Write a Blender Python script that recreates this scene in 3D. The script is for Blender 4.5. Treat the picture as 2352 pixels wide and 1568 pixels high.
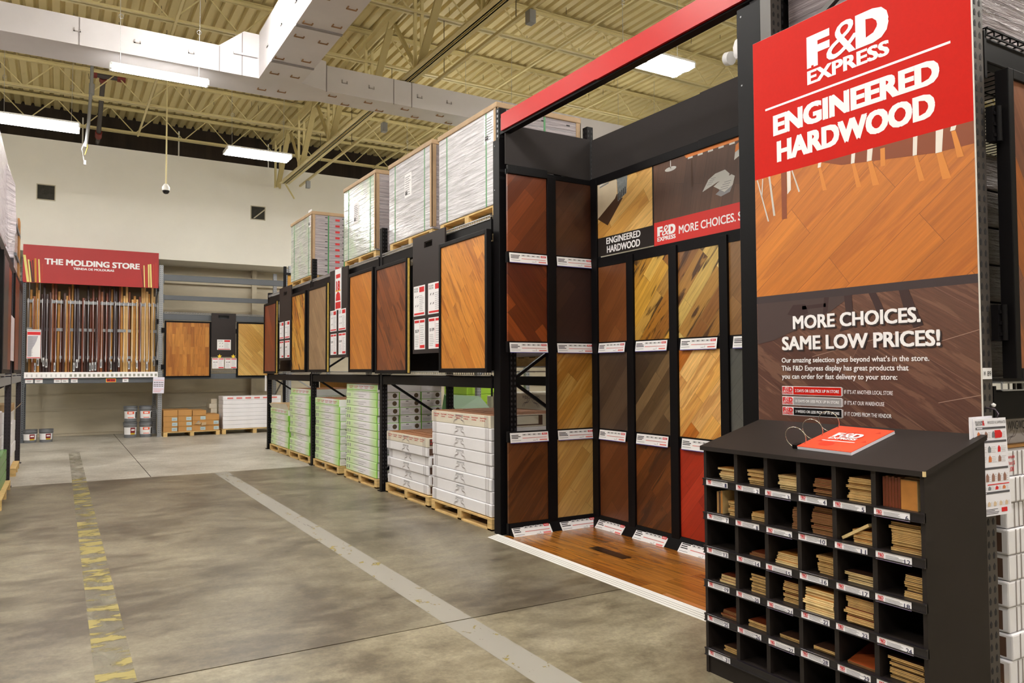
import bpy, math, random
from mathutils import Vector, Matrix
rnd = random.Random(7)
SC = bpy.context.scene
COL = SC.collection
for o in list(bpy.data.objects): bpy.data.objects.remove(o)

# ------------------------------------------------------------------ camera, world, exposure
F_PX, CAM_Z = 1745.6, 1.6
YAW, PITCH, ROLL = 0.537152, 0.036818, 0.004718
fw = Vector((math.sin(YAW)*math.cos(PITCH), math.cos(YAW)*math.cos(PITCH), math.sin(PITCH)))
rt = Vector((math.cos(YAW), -math.sin(YAW), 0)); dn = fw.cross(rt)
r2 = rt*math.cos(ROLL)+dn*math.sin(ROLL); d2 = dn*math.cos(ROLL)-rt*math.sin(ROLL)
cd = bpy.data.cameras.new('camera'); cam = bpy.data.objects.new('camera', cd); COL.objects.link(cam)
cam.matrix_world = Matrix(((r2.x, -d2.x, -fw.x, 0), (r2.y, -d2.y, -fw.y, 0), (r2.z, -d2.z, -fw.z, CAM_Z), (0, 0, 0, 1)))
cd.sensor_width = 36; cd.sensor_fit = 'HORIZONTAL'; cd.lens = F_PX/2352*36; cd.clip_start = .05; cd.clip_end = 200
SC.camera = cam
W = bpy.data.worlds.new('world'); SC.world = W; W.use_nodes = True
W.node_tree.nodes['Background'].inputs[0].default_value = (.9, .95, 1, 1)
W.node_tree.nodes['Background'].inputs[1].default_value = .3
SC.view_settings.view_transform = 'Standard'; SC.view_settings.look = 'None'
SC.view_settings.gamma = 1; SC.view_settings.use_curve_mapping = False
SC.view_settings.exposure = 1.35
LAMP = 26.0          # radiance of the fluorescent lenses

# ------------------------------------------------------------------ materials
def lin(c):
    f = lambda v: (v/255/12.92) if v <= 10.3 else ((v/255+.055)/1.055)**2.4
    return (f(c[0]), f(c[1]), f(c[2]), 1)
MATS = {}
def newmat(name):
    m = bpy.data.materials.new(name); m.use_nodes = True
    nt = m.node_tree; b = nt.nodes['Principled BSDF']
    return m, nt, b
def N(nt, t, **kw):
    n = nt.nodes.new(t)
    for k, v in kw.items():
        if k.startswith('i_'):
            n.inputs[k[2:].replace('_', ' ')].default_value = v
        else: setattr(n, k, v)
    return n
def P(name, col, rough=.5, metal=0, var=0, vs=6, bump=0, bs=40, spec=.5, stretch=(1, 1, 1), emis=0):
    if name in MATS: return MATS[name]
    m, nt, b = newmat(name); L = nt.links.new
    b.inputs['Base Color'].default_value = lin(col); b.inputs['Roughness'].default_value = rough
    b.inputs['Metallic'].default_value = metal; b.inputs['Specular IOR Level'].default_value = spec
    if emis:
        b.inputs['Emission Color'].default_value = lin(col); b.inputs['Emission Strength'].default_value = emis
    if var or bump:
        tc = N(nt, 'ShaderNodeTexCoord'); mp = N(nt, 'ShaderNodeMapping'); mp.inputs['Scale'].default_value = stretch
        L(tc.outputs['Object'], mp.inputs[0])
    if var:
        no = N(nt, 'ShaderNodeTexNoise', i_Scale=vs, i_Detail=6.0, i_Roughness=.6); L(mp.outputs[0], no.inputs['Vector'])
        mr = N(nt, 'ShaderNodeMapRange'); L(no.outputs[0], mr.inputs[0])
        mr.inputs[1].default_value = .3; mr.inputs[2].default_value = .7
        mr.inputs[3].default_value = 1-var; mr.inputs[4].default_value = 1+var*.6
        mx = N(nt, 'ShaderNodeMix', data_type='RGBA', blend_type='MULTIPLY'); mx.inputs[0].default_value = 1
        mx.inputs[6].default_value = lin(col); L(mr.outputs[0], mx.inputs[7]); L(mx.outputs[2], b.inputs['Base Color'])
    if bump:
        n2 = N(nt, 'ShaderNodeTexNoise', i_Scale=bs, i_Detail=3.0); L(mp.outputs[0], n2.inputs['Vector'])
        bp = N(nt, 'ShaderNodeBump', i_Strength=bump, i_Distance=.01); L(n2.outputs[0], bp.inputs['Height']); L(bp.outputs[0], b.inputs['Normal'])
    MATS[name] = m
    return m
def ramp(nt, stops):
    r = N(nt, 'ShaderNodeValToRGB'); e = r.color_ramp.elements
    while len(e) < len(stops): e.new(.5)
    for i, (p, c) in enumerate(stops):
        e[i].position = p; e[i].color = lin(c) if len(c) == 3 else c
    return r
def planes(nt, plane):
    """object coordinates laid flat: u to the right, v up as the face is seen"""
    L = nt.links.new
    tc = N(nt, 'ShaderNodeTexCoord'); sp = N(nt, 'ShaderNodeSeparateXYZ'); L(tc.outputs['Object'], sp.inputs[0])
    cb = N(nt, 'ShaderNodeCombineXYZ')
    if plane == 'X':
        mm = N(nt, 'ShaderNodeMath', operation='MULTIPLY'); mm.inputs[1].default_value = -1
        L(sp.outputs[1], mm.inputs[0]); L(mm.outputs[0], cb.inputs[0]); L(sp.outputs[2], cb.inputs[1])
    elif plane == 'Y':
        L(sp.outputs[0], cb.inputs[0]); L(sp.outputs[2], cb.inputs[1])
    else:
        L(sp.outputs[0], cb.inputs[0]); L(sp.outputs[1], cb.inputs[1])
    return cb
def wood(name, cols, plane='X', ang=45, pw=.125, pl=.9, grain=.35, stain=None, samt=.5, seed=0, rough=.38, gap=None, gscale=1.0, gapw=.0012, calm=0):
    """planked wood: colours spread over the planks, grain along them, optional dark figure"""
    if name in MATS: return MATS[name]
    m, nt, b = newmat(name); L = nt.links.new
    mean = [sum(c[i] for c in cols)/len(cols) for i in range(3)]; cols = [tuple(c[i]+(mean[i]-c[i])*calm for i in range(3)) for c in cols]
    gap = gap or tuple(v*.62 for v in cols[0])
    cb = planes(nt, plane)
    mp = N(nt, 'ShaderNodeMapping'); mp.inputs['Location'].default_value = (seed*1.37, seed*.71, 0)
    mp.inputs['Rotation'].default_value = (0, 0, -math.radians(ang)); L(cb.outputs[0], mp.inputs[0])
    br = N(nt, 'ShaderNodeTexBrick', offset=.37, offset_frequency=2)
    br.inputs['Color1'].default_value = (0, 0, 0, 1); br.inputs['Color2'].default_value = (1, 1, 1, 1); br.inputs['Mortar'].default_value = (.5, .5, .5, 1)
    br.inputs['Scale'].default_value = 1; br.inputs['Mortar Size'].default_value = gapw; br.inputs['Mortar Smooth'].default_value = .2
    br.inputs['Brick Width'].default_value = pl; br.inputs['Row Height'].default_value = pw; br.inputs['Bias'].default_value = 0
    L(mp.outputs[0], br.inputs['Vector'])
    n = len(cols); cr = ramp(nt, [((i+.5)/n if n > 1 else .5, c) for i, c in enumerate(cols)]); L(br.outputs['Color'], cr.inputs[0])
    # shift the grain from plank to plank
    mu = N(nt, 'ShaderNodeVectorMath', operation='MULTIPLY_ADD'); mu.inputs[1].default_value = (9, 7, 5)
    L(br.outputs['Color'], mu.inputs[0]); L(mp.outputs[0], mu.inputs[2])
    g1 = N(nt, 'ShaderNodeMapping'); g1.inputs['Scale'].default_value = (2.2*gscale, 46*gscale, 1); L(mu.outputs[0], g1.inputs[0])
    no = N(nt, 'ShaderNodeTexNoise', i_Scale=1.0, i_Detail=5.0, i_Roughness=.62, i_Distortion=.6); L(g1.outputs[0], no.inputs['Vector'])
    mr = N(nt, 'ShaderNodeMapRange'); mr.inputs[1].default_value = .3; mr.inputs[2].default_value = .72
    mr.inputs[3].default_value = 1-grain; mr.inputs[4].default_value = 1+grain*.55; L(no.outputs[0], mr.inputs[0])
    mx = N(nt, 'ShaderNodeMix', data_type='RGBA', blend_type='MULTIPLY'); mx.inputs[0].default_value = 1
    L(cr.outputs[0], mx.inputs[6]); L(mr.outputs[0], mx.inputs[7])
    out = mx.outputs[2]
    g2 = N(nt, 'ShaderNodeMapping'); g2.inputs['Scale'].default_value = (1.1*gscale, 9*gscale, 1); L(mu.outputs[0], g2.inputs[0])
    n2 = N(nt, 'ShaderNodeTexNoise', i_Scale=1.25, i_Detail=5.0, i_Roughness=.58, i_Distortion=.7); L(g2.outputs[0], n2.inputs['Vector'])
    if stain:
        r2_ = ramp(nt, [(.54, (0, 0, 0, 1)), (.6, (1, 1, 1, 1))]); L(n2.outputs[0], r2_.inputs[0])
        ml = N(nt, 'ShaderNodeMath', operation='MULTIPLY'); ml.inputs[1].default_value = samt; L(r2_.outputs[0], ml.inputs[0])
        m2 = N(nt, 'ShaderNodeMix', data_type='RGBA'); L(ml.outputs[0], m2.inputs[0]); L(out, m2.inputs[6]); m2.inputs[7].default_value = lin(stain); out = m2.outputs[2]
    m3 = N(nt, 'ShaderNodeMix', data_type='RGBA'); L(br.outputs['Fac'], m3.inputs[0]); L(out, m3.inputs[6]); m3.inputs[7].default_value = lin(gap)
    L(m3.outputs[2], b.inputs['Base Color'])
    b.inputs['Roughness'].default_value = rough
    bp = N(nt, 'ShaderNodeBump', i_Strength=.25, i_Distance=.003); L(mr.outputs[0], bp.inputs['Height']); L(bp.outputs[0], b.inputs['Normal'])
    MATS[name] = m
    return m
def wrapmat(name, col, streak=.35, rough=.22, ang=12, plane='X', tint=None):
    """stretch film over pale cartons: glossy, tight slanting creases"""
    if name in MATS: return MATS[name]
    m, nt, b = newmat(name); L = nt.links.new
    cb = planes(nt, plane)
    mp = N(nt, 'ShaderNodeMapping'); mp.inputs['Rotation'].default_value = (0, 0, -math.radians(ang)); mp.inputs['Scale'].default_value = (2.2, 34, 1); L(cb.outputs[0], mp.inputs[0])
    no = N(nt, 'ShaderNodeTexNoise', i_Scale=1.0, i_Detail=5.0, i_Roughness=.6, i_Distortion=.4); L(mp.outputs[0], no.inputs['Vector'])
    br = N(nt, 'ShaderNodeTexNoise', i_Scale=3.0, i_Detail=3.0); L(cb.outputs[0], br.inputs['Vector'])
    mr = N(nt, 'ShaderNodeMapRange'); mr.inputs[1].default_value = .32; mr.inputs[2].default_value = .68; mr.inputs[3].default_value = 1-streak; mr.inputs[4].default_value = 1.08; L(no.outputs[0], mr.inputs[0])
    mx = N(nt, 'ShaderNodeMix', data_type='RGBA', blend_type='MULTIPLY'); mx.inputs[0].default_value = 1; mx.inputs[6].default_value = lin(col); L(mr.outputs[0], mx.inputs[7])
    out = mx.outputs[2]
    if tint:
        r = ramp(nt, [(.45, (0, 0, 0, 1)), (.7, (1, 1, 1, 1))]); L(br.outputs[0], r.inputs[0])
        m2 = N(nt, 'ShaderNodeMix', data_type='RGBA'); L(r.outputs[0], m2.inputs[0]); L(out, m2.inputs[6]); m2.inputs[7].default_value = lin(tint); out = m2.outputs[2]
    L(out, b.inputs['Base Color']); b.inputs['Roughness'].default_value = rough; b.inputs['Specular IOR Level'].default_value = .7
    bp = N(nt, 'ShaderNodeBump', i_Strength=1.0, i_Distance=.03); L(no.outputs[0], bp.inputs['Height']); L(bp.outputs[0], b.inputs['Normal'])
    MATS[name] = m
    return m

# ------------------------------------------------------------------ mesh building
Z3 = Vector((0, 0, 1))
class Fr:
    """a flat frame: origin, right, up, normal towards the viewer"""
    def __init__(s, O, U, V): s.O = Vector(O); s.U = Vector(U).normalized(); s.V = Vector(V).normalized(); s.N = s.U.cross(s.V)
    def p(s, u, v, n=0): return s.O+s.U*u+s.V*v+s.N*n
def FX(x): return Fr((x, 0, 0), (0, -1, 0), (0, 0, 1))     # faces the aisle (-X); u = -Y
def FY(y): return Fr((0, y, 0), (1, 0, 0), (0, 0, 1))      # faces the camera end (-Y); u = X
TXT = {}
def textmesh(s, bold, shear=0):
    k = (s, bold, shear)
    if k in TXT: return TXT[k]
    c = bpy.data.curves.new('lettering', 'FONT'); c.body = s; c.size = 1; c.shear = shear; c.resolution_u = 3 if len(s) < 30 else 2
    o = bpy.data.objects.new('lettering', c); COL.objects.link(o)
    dg = bpy.context.evaluated_depsgraph_get(); dg.update()
    me = bpy.data.meshes.new_from_object(o.evaluated_get(dg))
    vs = [v.co.copy() for v in me.vertices]; fs = [tuple(p.vertices) for p in me.polygons]
    bpy.data.objects.remove(o); bpy.data.curves.remove(c); bpy.data.meshes.remove(me)
    x0 = min(v.x for v in vs); x1 = max(v.x for v in vs); y0 = min(v.y for v in vs); y1 = max(v.y for v in vs)
    if bold:                                     # heavier strokes: the letter repeated with small shifts
        vs2 = []; fs2 = []; k = len(vs)
        for j, (dx, dy) in enumerate(((1, .6), (1, -.6), (-1, .6), (-1, -.6), (0, 0), (.4, 0), (-.4, 0))):
            vs2 += [Vector((v.x+dx*bold, v.y+dy*bold, j*7e-5)) for v in vs]; fs2 += [tuple(i+j*k for i in f) for f in fs]
        vs, fs = vs2, fs2; x0 -= bold; x1 += bold; y0 -= bold*.6; y1 += bold*.6
    r = ([((v.x-x0)/(x1-x0), (v.y-y0)/(y1-y0), v.z) for v in vs], fs)
    TXT[k] = r
    return r
class MB:
    def __init__(s): s.v = []; s.f = []; s.m = []; s.s = []
    def add(s, vs, fs, mi=0, sm=False):
        o = len(s.v); s.v += [Vector(v) for v in vs]
        for f in fs: s.f.append([i+o for i in f]); s.m.append(mi); s.s.append(sm)
        return s
    def box(s, x0, x1, y0, y1, z0, z1, mi=0):
        return s.add([(x0, y0, z0), (x1, y0, z0), (x1, y1, z0), (x0, y1, z0), (x0, y0, z1), (x1, y0, z1), (x1, y1, z1), (x0, y1, z1)],
                     [(0, 3, 2, 1), (4, 5, 6, 7), (0, 1, 5, 4), (1, 2, 6, 5), (2, 3, 7, 6), (3, 0, 4, 7)], mi)
    def fbox(s, F, u0, u1, v0, v1, n0, n1, mi=0):
        return s.add([F.p(a, b, c) for c in (n0, n1) for (a, b) in ((u0, v0), (u1, v0), (u1, v1), (u0, v1))],
                     [(3, 2, 1, 0), (4, 5, 6, 7), (0, 1, 5, 4), (1, 2, 6, 5), (2, 3, 7, 6), (3, 0, 4, 7)], mi)
    def quad(s, F, u0, u1, v0, v1, n=.001, mi=0):
        return s.add([F.p(u0, v0, n), F.p(u1, v0, n), F.p(u1, v1, n), F.p(u0, v1, n)], [(0, 1, 2, 3)], mi)
    def poly(s, F, pts, n=.001, mi=0):
        return s.add([F.p(a, b, n) for a, b in pts], [tuple(range(len(pts)))], mi)
    def prism(s, F, pts, n0, n1, mi=0, sm=False):
        k = len(pts)
        s.add([F.p(a, b, n0) for a, b in pts]+[F.p(a, b, n1) for a, b in pts],
              [tuple(range(k-1, -1, -1)), tuple(range(k, 2*k))]+[(i, (i+1) % k, k+(i+1) % k, k+i) for i in range(k)], mi, sm)
        return s
    def bar(s, p, q, w, h, mi=0, up=Z3):
        p, q = Vector(p), Vector(q); d = (q-p).normalized(); a = d.cross(up)
        if a.length < 1e-4: a = d.cross(Vector((1, 0, 0)))
        a.normalize(); b = a.cross(d); a *= w/2; b *= h/2
        return s.add([p-a-b, p+a-b, p+a+b, p-a+b, q-a-b, q+a-b, q+a+b, q-a+b],
                     [(0, 3, 2, 1), (4, 5, 6, 7), (0, 1, 5, 4), (1, 2, 6, 5), (2, 3, 7, 6), (3, 0, 4, 7)], mi)
    def tube(s, pts, r, n=8, mi=0, closed=False):
        pts = [Vector(p) for p in pts]; k = len(pts); vs = []; fs = []
        for i, p in enumerate(pts):
            a = pts[(i-1) % k] if (closed or i) else p; c = pts[(i+1) % k] if (closed or i < k-1) else p
            d = (c-a).normalized(); x = d.cross(Z3)
            if x.length < 1e-3: x = d.cross(Vector((1, 0, 0)))
            x.normalize(); y = d.cross(x)
            for j in range(n):
                t = 2*math.pi*j/n; vs.append(p+(x*math.cos(t)+y*math.sin(t))*r)
        for i in range(k if closed else k-1):
            for j in range(n):
                a = i*n; b = ((i+1) % k)*n
                fs.append((a+j, a+(j+1) % n, b+(j+1) % n, b+j))
        s.add(vs, fs, mi, True)
        if not closed: s.add(vs[:n], [tuple(range(n-1, -1, -1))], mi); s.add(vs[-n:], [tuple(range(n))], mi)
        return s
    def lathe(s, c, prof, n=20, mi=0):
        c = Vector(c); vs = []; fs = []
        for r, z in prof:
            for j in range(n):
                t = 2*math.pi*j/n; vs.append(c+Vector((r*math.cos(t), r*math.sin(t), z)))
        for i in range(len(prof)-1):
            for j in range(n): fs.append((i*n+j, i*n+(j+1) % n, (i+1)*n+(j+1) % n, (i+1)*n+j))
        s.add(vs, fs, mi, True); k = len(prof)-1
        if prof[0][0] > 1e-4: s.add(vs[:n], [tuple(range(n-1, -1, -1))], mi)
        if prof[-1][0] > 1e-4: s.add(vs[k*n:], [tuple(range(n))], mi)
        return s
    def text(s, F, t, u0, u1, v0, v1, mi=0, n=.0012, bold=.02, shear=0):
        vs, fs = textmesh(t, bold, shear)
        return s.add([F.p(u0+(u1-u0)*a, v0+(v1-v0)*b, n+c) for a, b, c in vs], fs, mi)
    def lines(s, F, u0, u1, v0, v1, k, mi=0, n=.0012, fill=.45, ragged=.35, r=rnd):
        h = (v1-v0)/k
        for i in range(k): s.quad(F, u0, u0+(u1-u0)*(1-ragged*r.random()), v0+i*h, v0+i*h+h*fill, n, mi)
        return s
PARTORG = {}
def build(s, name, mats, parent=None, bev=0):
    """link the collected shapes as one mesh: a part of parent, or a thing whose origin is its base"""
    mats = mats if isinstance(mats, (list, tuple)) else [mats]
    if parent is None:
        xs = [v.x for v in s.v]; ys = [v.y for v in s.v]; zs = [v.z for v in s.v]
        org = Vector(((min(xs)+max(xs))/2, (min(ys)+max(ys))/2, min(zs)))
    else: org = Vector(PARTORG.get(parent.name) or parent.location)
    me = bpy.data.meshes.new(name); me.from_pydata([tuple(v-org) for v in s.v], [], s.f)
    for m in mats: me.materials.append(m)
    me.polygons.foreach_set('material_index', s.m); me.polygons.foreach_set('use_smooth', s.s); me.update()
    o = bpy.data.objects.new(name, me); COL.objects.link(o); PARTORG[o.name] = org
    if parent is None: o.location = org
    else: o.parent = parent
    if bev:
        b = o.modifiers.new('bevel', 'BEVEL'); b.width = bev; b.segments = 2; b.limit_method = 'ANGLE'
    return o
MB.build = build
def tag(o, label, cat, group=None, kind='thing'):
    o['label'] = label; o['category'] = cat; o['kind'] = kind
    if group: o['group'] = group
    return o
def struct(o, label=None):
    o['kind'] = 'structure'
    if label: o['label'] = label
    return o
def thing(name, label, cat, loc=(0, 0, 0), group=None):
    o = bpy.data.objects.new(name, None); COL.objects.link(o); o.location = loc; o.empty_display_size = .1
    return tag(o, label, cat, group)
def dup(root, delta, label=None, group=None):
    r = root.copy(); COL.objects.link(r); r.location = root.location+Vector(delta)
    if label: r['label'] = label
    if group: r['group'] = group
    for ch in list(root.children):
        c = ch.copy(); COL.objects.link(c); c.parent = r
        for g in ch.children:
            d = g.copy(); COL.objects.link(d); d.parent = c
    return r
ORD = ['first', 'second', 'third', 'fourth', 'fifth', 'sixth', 'seventh', 'eighth', 'ninth', 'tenth', 'eleventh', 'twelfth', 'thirteenth', 'fourteenth', 'fifteenth']
def fromtop(i, n):
    return 'topmost' if i == n-1 else ('bottom' if i == 0 else ORD[n-1-i]+' from the top')

# shared materials
black = P('black powder coat', (15, 13, 15), .46, 0, spec=.14)
blackmatte = P('black laminate', (37, 31, 29), .5, var=.14, vs=4, spec=.3)
darkbrown = P('dark brown board', (38, 29, 28), .55, spec=.4)
white = P('white print', (240, 238, 240), .6)
red = P('red print', (205, 40, 34), .5)
redtag = P('red tag', (214, 32, 36), .5)
ink = P('grey ink', (146, 144, 148), .7)
inkdark = P('dark ink', (35, 33, 36), .7)
steel = P('grey galvanised steel', (150, 152, 155), .45, .3)
steeldark = P('grey beam paint', (88, 92, 98), .45)
wire = P('zinc wire', (190, 190, 192), .35, .6)
pallet_m = P('raw pallet timber', (214, 180, 120), .8, var=.25, vs=9, stretch=(1, 1, 4))
card = P('brown cardboard', (190, 140, 80), .8, var=.08, vs=5)
kraft = P('pale kraft board', (186, 158, 120), .75, var=.1)
gold = P('hinge brass', (200, 170, 90), .4, .6)
# ================================================================== the building
XL, XR, YF = -15.0, 19.0, -9.0
def concrete(name, a, b, c, rough=.32):
    m, nt, bs = newmat(name); L = nt.links.new
    tc = N(nt, 'ShaderNodeTexCoord')
    n1 = N(nt, 'ShaderNodeTexNoise', i_Scale=.8, i_Detail=12.0, i_Roughness=.7, i_Distortion=.3); L(tc.outputs['Object'], n1.inputs['Vector'])
    mp = N(nt, 'ShaderNodeMapping'); mp.inputs['Scale'].default_value = (1.2, 2.6, 1); L(tc.outputs['Object'], mp.inputs[0])
    n2 = N(nt, 'ShaderNodeTexNoise', i_Scale=3.2, i_Detail=5.0, i_Roughness=.55); L(mp.outputs[0], n2.inputs['Vector'])
    ad = N(nt, 'ShaderNodeMath', operation='MULTIPLY_ADD'); ad.inputs[1].default_value = .3; L(n2.outputs[0], ad.inputs[0])
    sc_ = N(nt, 'ShaderNodeMath', operation='MULTIPLY'); sc_.inputs[1].default_value = .7; L(n1.outputs[0], sc_.inputs[0]); L(sc_.outputs[0], ad.inputs[2])
    r = ramp(nt, [(.4, a), (.5, b), (.61, c)]); L(ad.outputs[0], r.inputs[0])
    n3 = N(nt, 'ShaderNodeTexNoise', i_Scale=38.0, i_Detail=6.0, i_Roughness=.7); L(tc.outputs['Object'], n3.inputs['Vector'])
    mr = N(nt, 'ShaderNodeMapRange'); mr.inputs[1].default_value = .3; mr.inputs[2].default_value = .7; mr.inputs[3].default_value = .74; mr.inputs[4].default_value = 1.22; L(n3.outputs[0], mr.inputs[0])
    mx = N(nt, 'ShaderNodeMix', data_type='RGBA', blend_type='MULTIPLY'); mx.inputs[0].default_value = 1; L(r.outputs[0], mx.inputs[6]); L(mr.outputs[0], mx.inputs[7])
    L(mx.outputs[2], bs.inputs['Base Color'])
    m2 = N(nt, 'ShaderNodeMapRange'); m2.inputs[3].default_value = rough-.08; m2.inputs[4].default_value = rough+.16; L(n2.outputs[0], m2.inputs[0]); L(m2.outputs[0], bs.inputs['Roughness'])
    bp = N(nt, 'ShaderNodeBump', i_Strength=.12, i_Distance=.004); L(n3.outputs[0], bp.inputs['Height']); L(bp.outputs[0], bs.inputs['Normal'])
    return m
def worn(name, col, lo, hi, sx, sy, scale):
    """paint or tape with worn-through gaps"""
    m, nt, bs = newmat(name); L = nt.links.new
    bs.inputs['Base Color'].default_value = lin(col); bs.inputs['Roughness'].default_value = .55
    tc = N(nt, 'ShaderNodeTexCoord'); mp = N(nt, 'ShaderNodeMapping'); mp.inputs['Scale'].default_value = (sx, sy, 1); L(tc.outputs['Object'], mp.inputs[0])
    n = N(nt, 'ShaderNodeTexNoise', i_Scale=scale, i_Detail=6.0, i_Roughness=.6, i_Distortion=.4); L(mp.outputs[0], n.inputs['Vector'])
    r = ramp(nt, [(lo, (0, 0, 0, 1)), (hi, (1, 1, 1, 1))]); L(n.outputs[0], r.inputs[0]); L(r.outputs[0], bs.inputs['Alpha'])
    return m
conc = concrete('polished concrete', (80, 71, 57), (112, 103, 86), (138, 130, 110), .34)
concfar = concrete('pale concrete', (152, 146, 135), (178, 173, 162), (198, 194, 184), .36)  # paler pour, with the back wall's reflected light also put into its colour
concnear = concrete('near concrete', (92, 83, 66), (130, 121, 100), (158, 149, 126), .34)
joint = P('joint filler', (62, 52, 44), .8)
yel = worn('worn yellow paint', (148, 134, 72), .49, .55, 4, 8, .9)
ghost = worn('paint ghost', (142, 136, 118), .3, .8, 6, 3, 1.2)
tape = worn('grey tape', (150, 146, 137), .22, .36, 6, .8, 2.0)
tapey = worn('yellow flecks', (150, 134, 66), .62, .65, 7, 5, 1.6)
f = MB()
def slab(x0, x1, y0, y1, mi): f.box(x0, x1, y0, y1, -.2, 0, mi)
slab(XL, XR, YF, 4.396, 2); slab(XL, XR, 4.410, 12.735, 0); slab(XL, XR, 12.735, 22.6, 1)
f.box(XL, XR, 4.396, 4.410, -.2, -.004, 3)
Fz = Fr((0, 0, 0), (1, 0, 0), (0, 1, 0))
f.quad(Fz, .183, .37, 4.41, 17.4, .0012, 5); f.quad(Fz, .183, .37, 1.5, 13.2, .002, 4)
f.quad(Fz, 2.112, 2.315, 4.41, 12.7, .0012, 6); f.quad(Fz, 2.112, 2.315, 1, 4.396, .0012, 6); f.quad(Fz, 2.112, 2.315, 1, 12.7, .002, 7)
f.quad(Fz, 1.21, 1.222, 12.75, 22, .001, 3)
floor = f.build('floor', [conc, concfar, concnear, joint, yel, ghost, tape, tapey]); struct(floor)
# keep the painted marks' and slabs' texture space in metres
wallm = P('cream wall paint', (240, 237, 228), .75, var=.05, vs=.6, bump=.1, bs=300)
walllow = P('dusty block wall', (206, 196, 174), .8, var=.16, vs=1.4, stretch=(.5, 1, 2.2))
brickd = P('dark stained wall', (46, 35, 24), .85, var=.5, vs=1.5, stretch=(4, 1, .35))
w = MB()
w.box(XL, XR, 20.9, 22.2, 4.42, 7.1, 0)                       # projecting upper wall
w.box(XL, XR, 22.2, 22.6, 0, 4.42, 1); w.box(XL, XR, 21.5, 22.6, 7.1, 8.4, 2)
for z in (.62, 1.02): w.box(XL, XR, 22.17, 22.2, z, z+.02, 1)
w.box(XL, XR, 21.95, 22.2, 0, .05, 1)
w.box(4.62, 4.75, 22.0, 22.2, 0, 4.42, 1)
for z in (3.95, 4.16): w.box(XL, XR, 22.05, 22.2, z, z+.05, 1)
for x in (.4, 2.6, 4.9): w.box(x, x+.03, 21.46, 21.5, 7.1, 7.9, 0)
struct(w.build('wall_back', [wallm, walllow, brickd]))
for nm, b in (('wall_left', (XL-.3, XL, YF, 22.6)), ('wall_right', (XR, XR+.3, YF, 22.6)), ('wall_front', (XL, XR, YF-.3, YF))):
    struct(MB().box(b[0], b[1], b[2], b[3], 0, 8.4).build(nm, wallm))
# two small square windows high in the back wall
wg = P('dark window glass', (56, 56, 54), .12, var=.3, vs=9); wfr = P('window frame', (190, 182, 160), .6)
for i, (x0, z0) in enumerate(((-.503, 5.657), (4.35, 5.66))):
    F = FY(20.9); o = MB()
    for (a, b, c, d) in ((x0-.02, x0+.366, z0-.02, z0), (x0-.02, x0+.366, z0+.335, z0+.355), (x0-.02, x0, z0, z0+.335), (x0+.346, x0+.366, z0, z0+.335)): o.fbox(F, a, b, c, d, 0, .02)
    wn = struct(o.build('window_%d' % (i+1), wfr))
    g = MB().fbox(F, x0, x0+.346, z0, z0+.335, .002, .006)
    if i: g.add([F.p(x0+.05, z0+.02, .007), F.p(x0+.09, z0+.02, .007), F.p(x0+.346, z0+.25, .007), F.p(x0+.346, z0+.29, .007)], [(0, 1, 2, 3)], 1)
    g.build('pane', [wg, wfr], wn)
# ribbed roof deck
deckm = P('painted steel deck', (220, 204, 150), .55, var=.12, vs=1.2, stretch=(1, .25, 1))
c = MB(); x = XL; vs = []; prof = []
ZD = 8.02
while x < XR:
    prof += [(x, ZD), (x+.115, ZD), (x+.14, ZD+.07), (x+.18, ZD+.07)]; x += .2
prof.append((x, ZD)); k = len(prof)
c.add([(a, YF, b) for a, b in prof]+[(a, 21.5, b) for a, b in prof], [(i, k+i, k+i+1, i+1) for i in range(k-1)])
c.box(XL, XR, YF, 22.6, ZD+.12, ZD+.3)
struct(c.build('ceiling', deckm))
hk = P('dark hanger wire', (52, 44, 34), .6)
stub = None
for i in range(120):
    x = round(rnd.uniform(-1.5, 11)/.2)*.2+.05; y = rnd.uniform(9, 20.2)
    if min(abs(y-j) for j in (20.45, 18.15, 15.82, 13.5, 11.2)) < .12: y += .3
    if stub is None:
        stub = MB().bar((x, y, ZD), (x+.012, y+.02, ZD-.11), .007, .007).build('hanger_wire_stub', hk)
        tag(stub, 'short dark wire stub poking down from the ribbed roof deck', 'wire', 'wire stubs under the roof deck'); sx, sy = x, y
    else: dup(stub, (x-sx, y-sy, 0))

# open-web joists (along X) and the girder that carries them (along Y)
joistm = P('cream joist paint', (216, 202, 150), .5, var=.08, vs=2)
JY = [20.45, 18.15, 15.82, 13.5, 11.2, 8.9, 6.6]
JN = ['against the back wall', 'second from the back wall', 'third from the back wall, above the hanging lights', 'nearly over the duct branches', 'just in front of the duct branches', 'two bays in front of the duct branches', 'nearest the camera']
ZB, ZT = 7.37, 7.98
for y, nm in zip(JY, JN):
    r = thing('roof_joist', 'cream open-web roof joist '+nm, 'joist', (0, y, ZB), 'open-web roof joists')
    t = MB()
    for s in (-.045, .045): t.box(XL, XR, y+s-.03, y+s+.03, ZT-.012, ZT); t.box(XL, XR, y+s*.4-.008, y+s*.4+.008, ZT-.06, ZT)
    t.build('top_chord', joistm, r); t = MB()
    for s in (-.045, .045): t.box(XL, XR, y+s-.03, y+s+.03, ZB, ZB+.012); t.box(XL, XR, y+s*.4-.008, y+s*.4+.008, ZB, ZB+.06)
    t.build('bottom_chord', joistm, r); t = MB(); x = XL; up = True
    while x < XR-.6:
        t.bar((x, y, ZB+.02 if up else ZT-.02), (x+.55, y, ZT-.02 if up else ZB+.02), .02, .02); up = not up; x += .55
    t.build('web', joistm, r)
r = thing('joist_girder', 'heavy cream joist girder running front to back above the racks', 'girder', (4.93, 8, 6.42))
GX = 4.93
t = MB()
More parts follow.
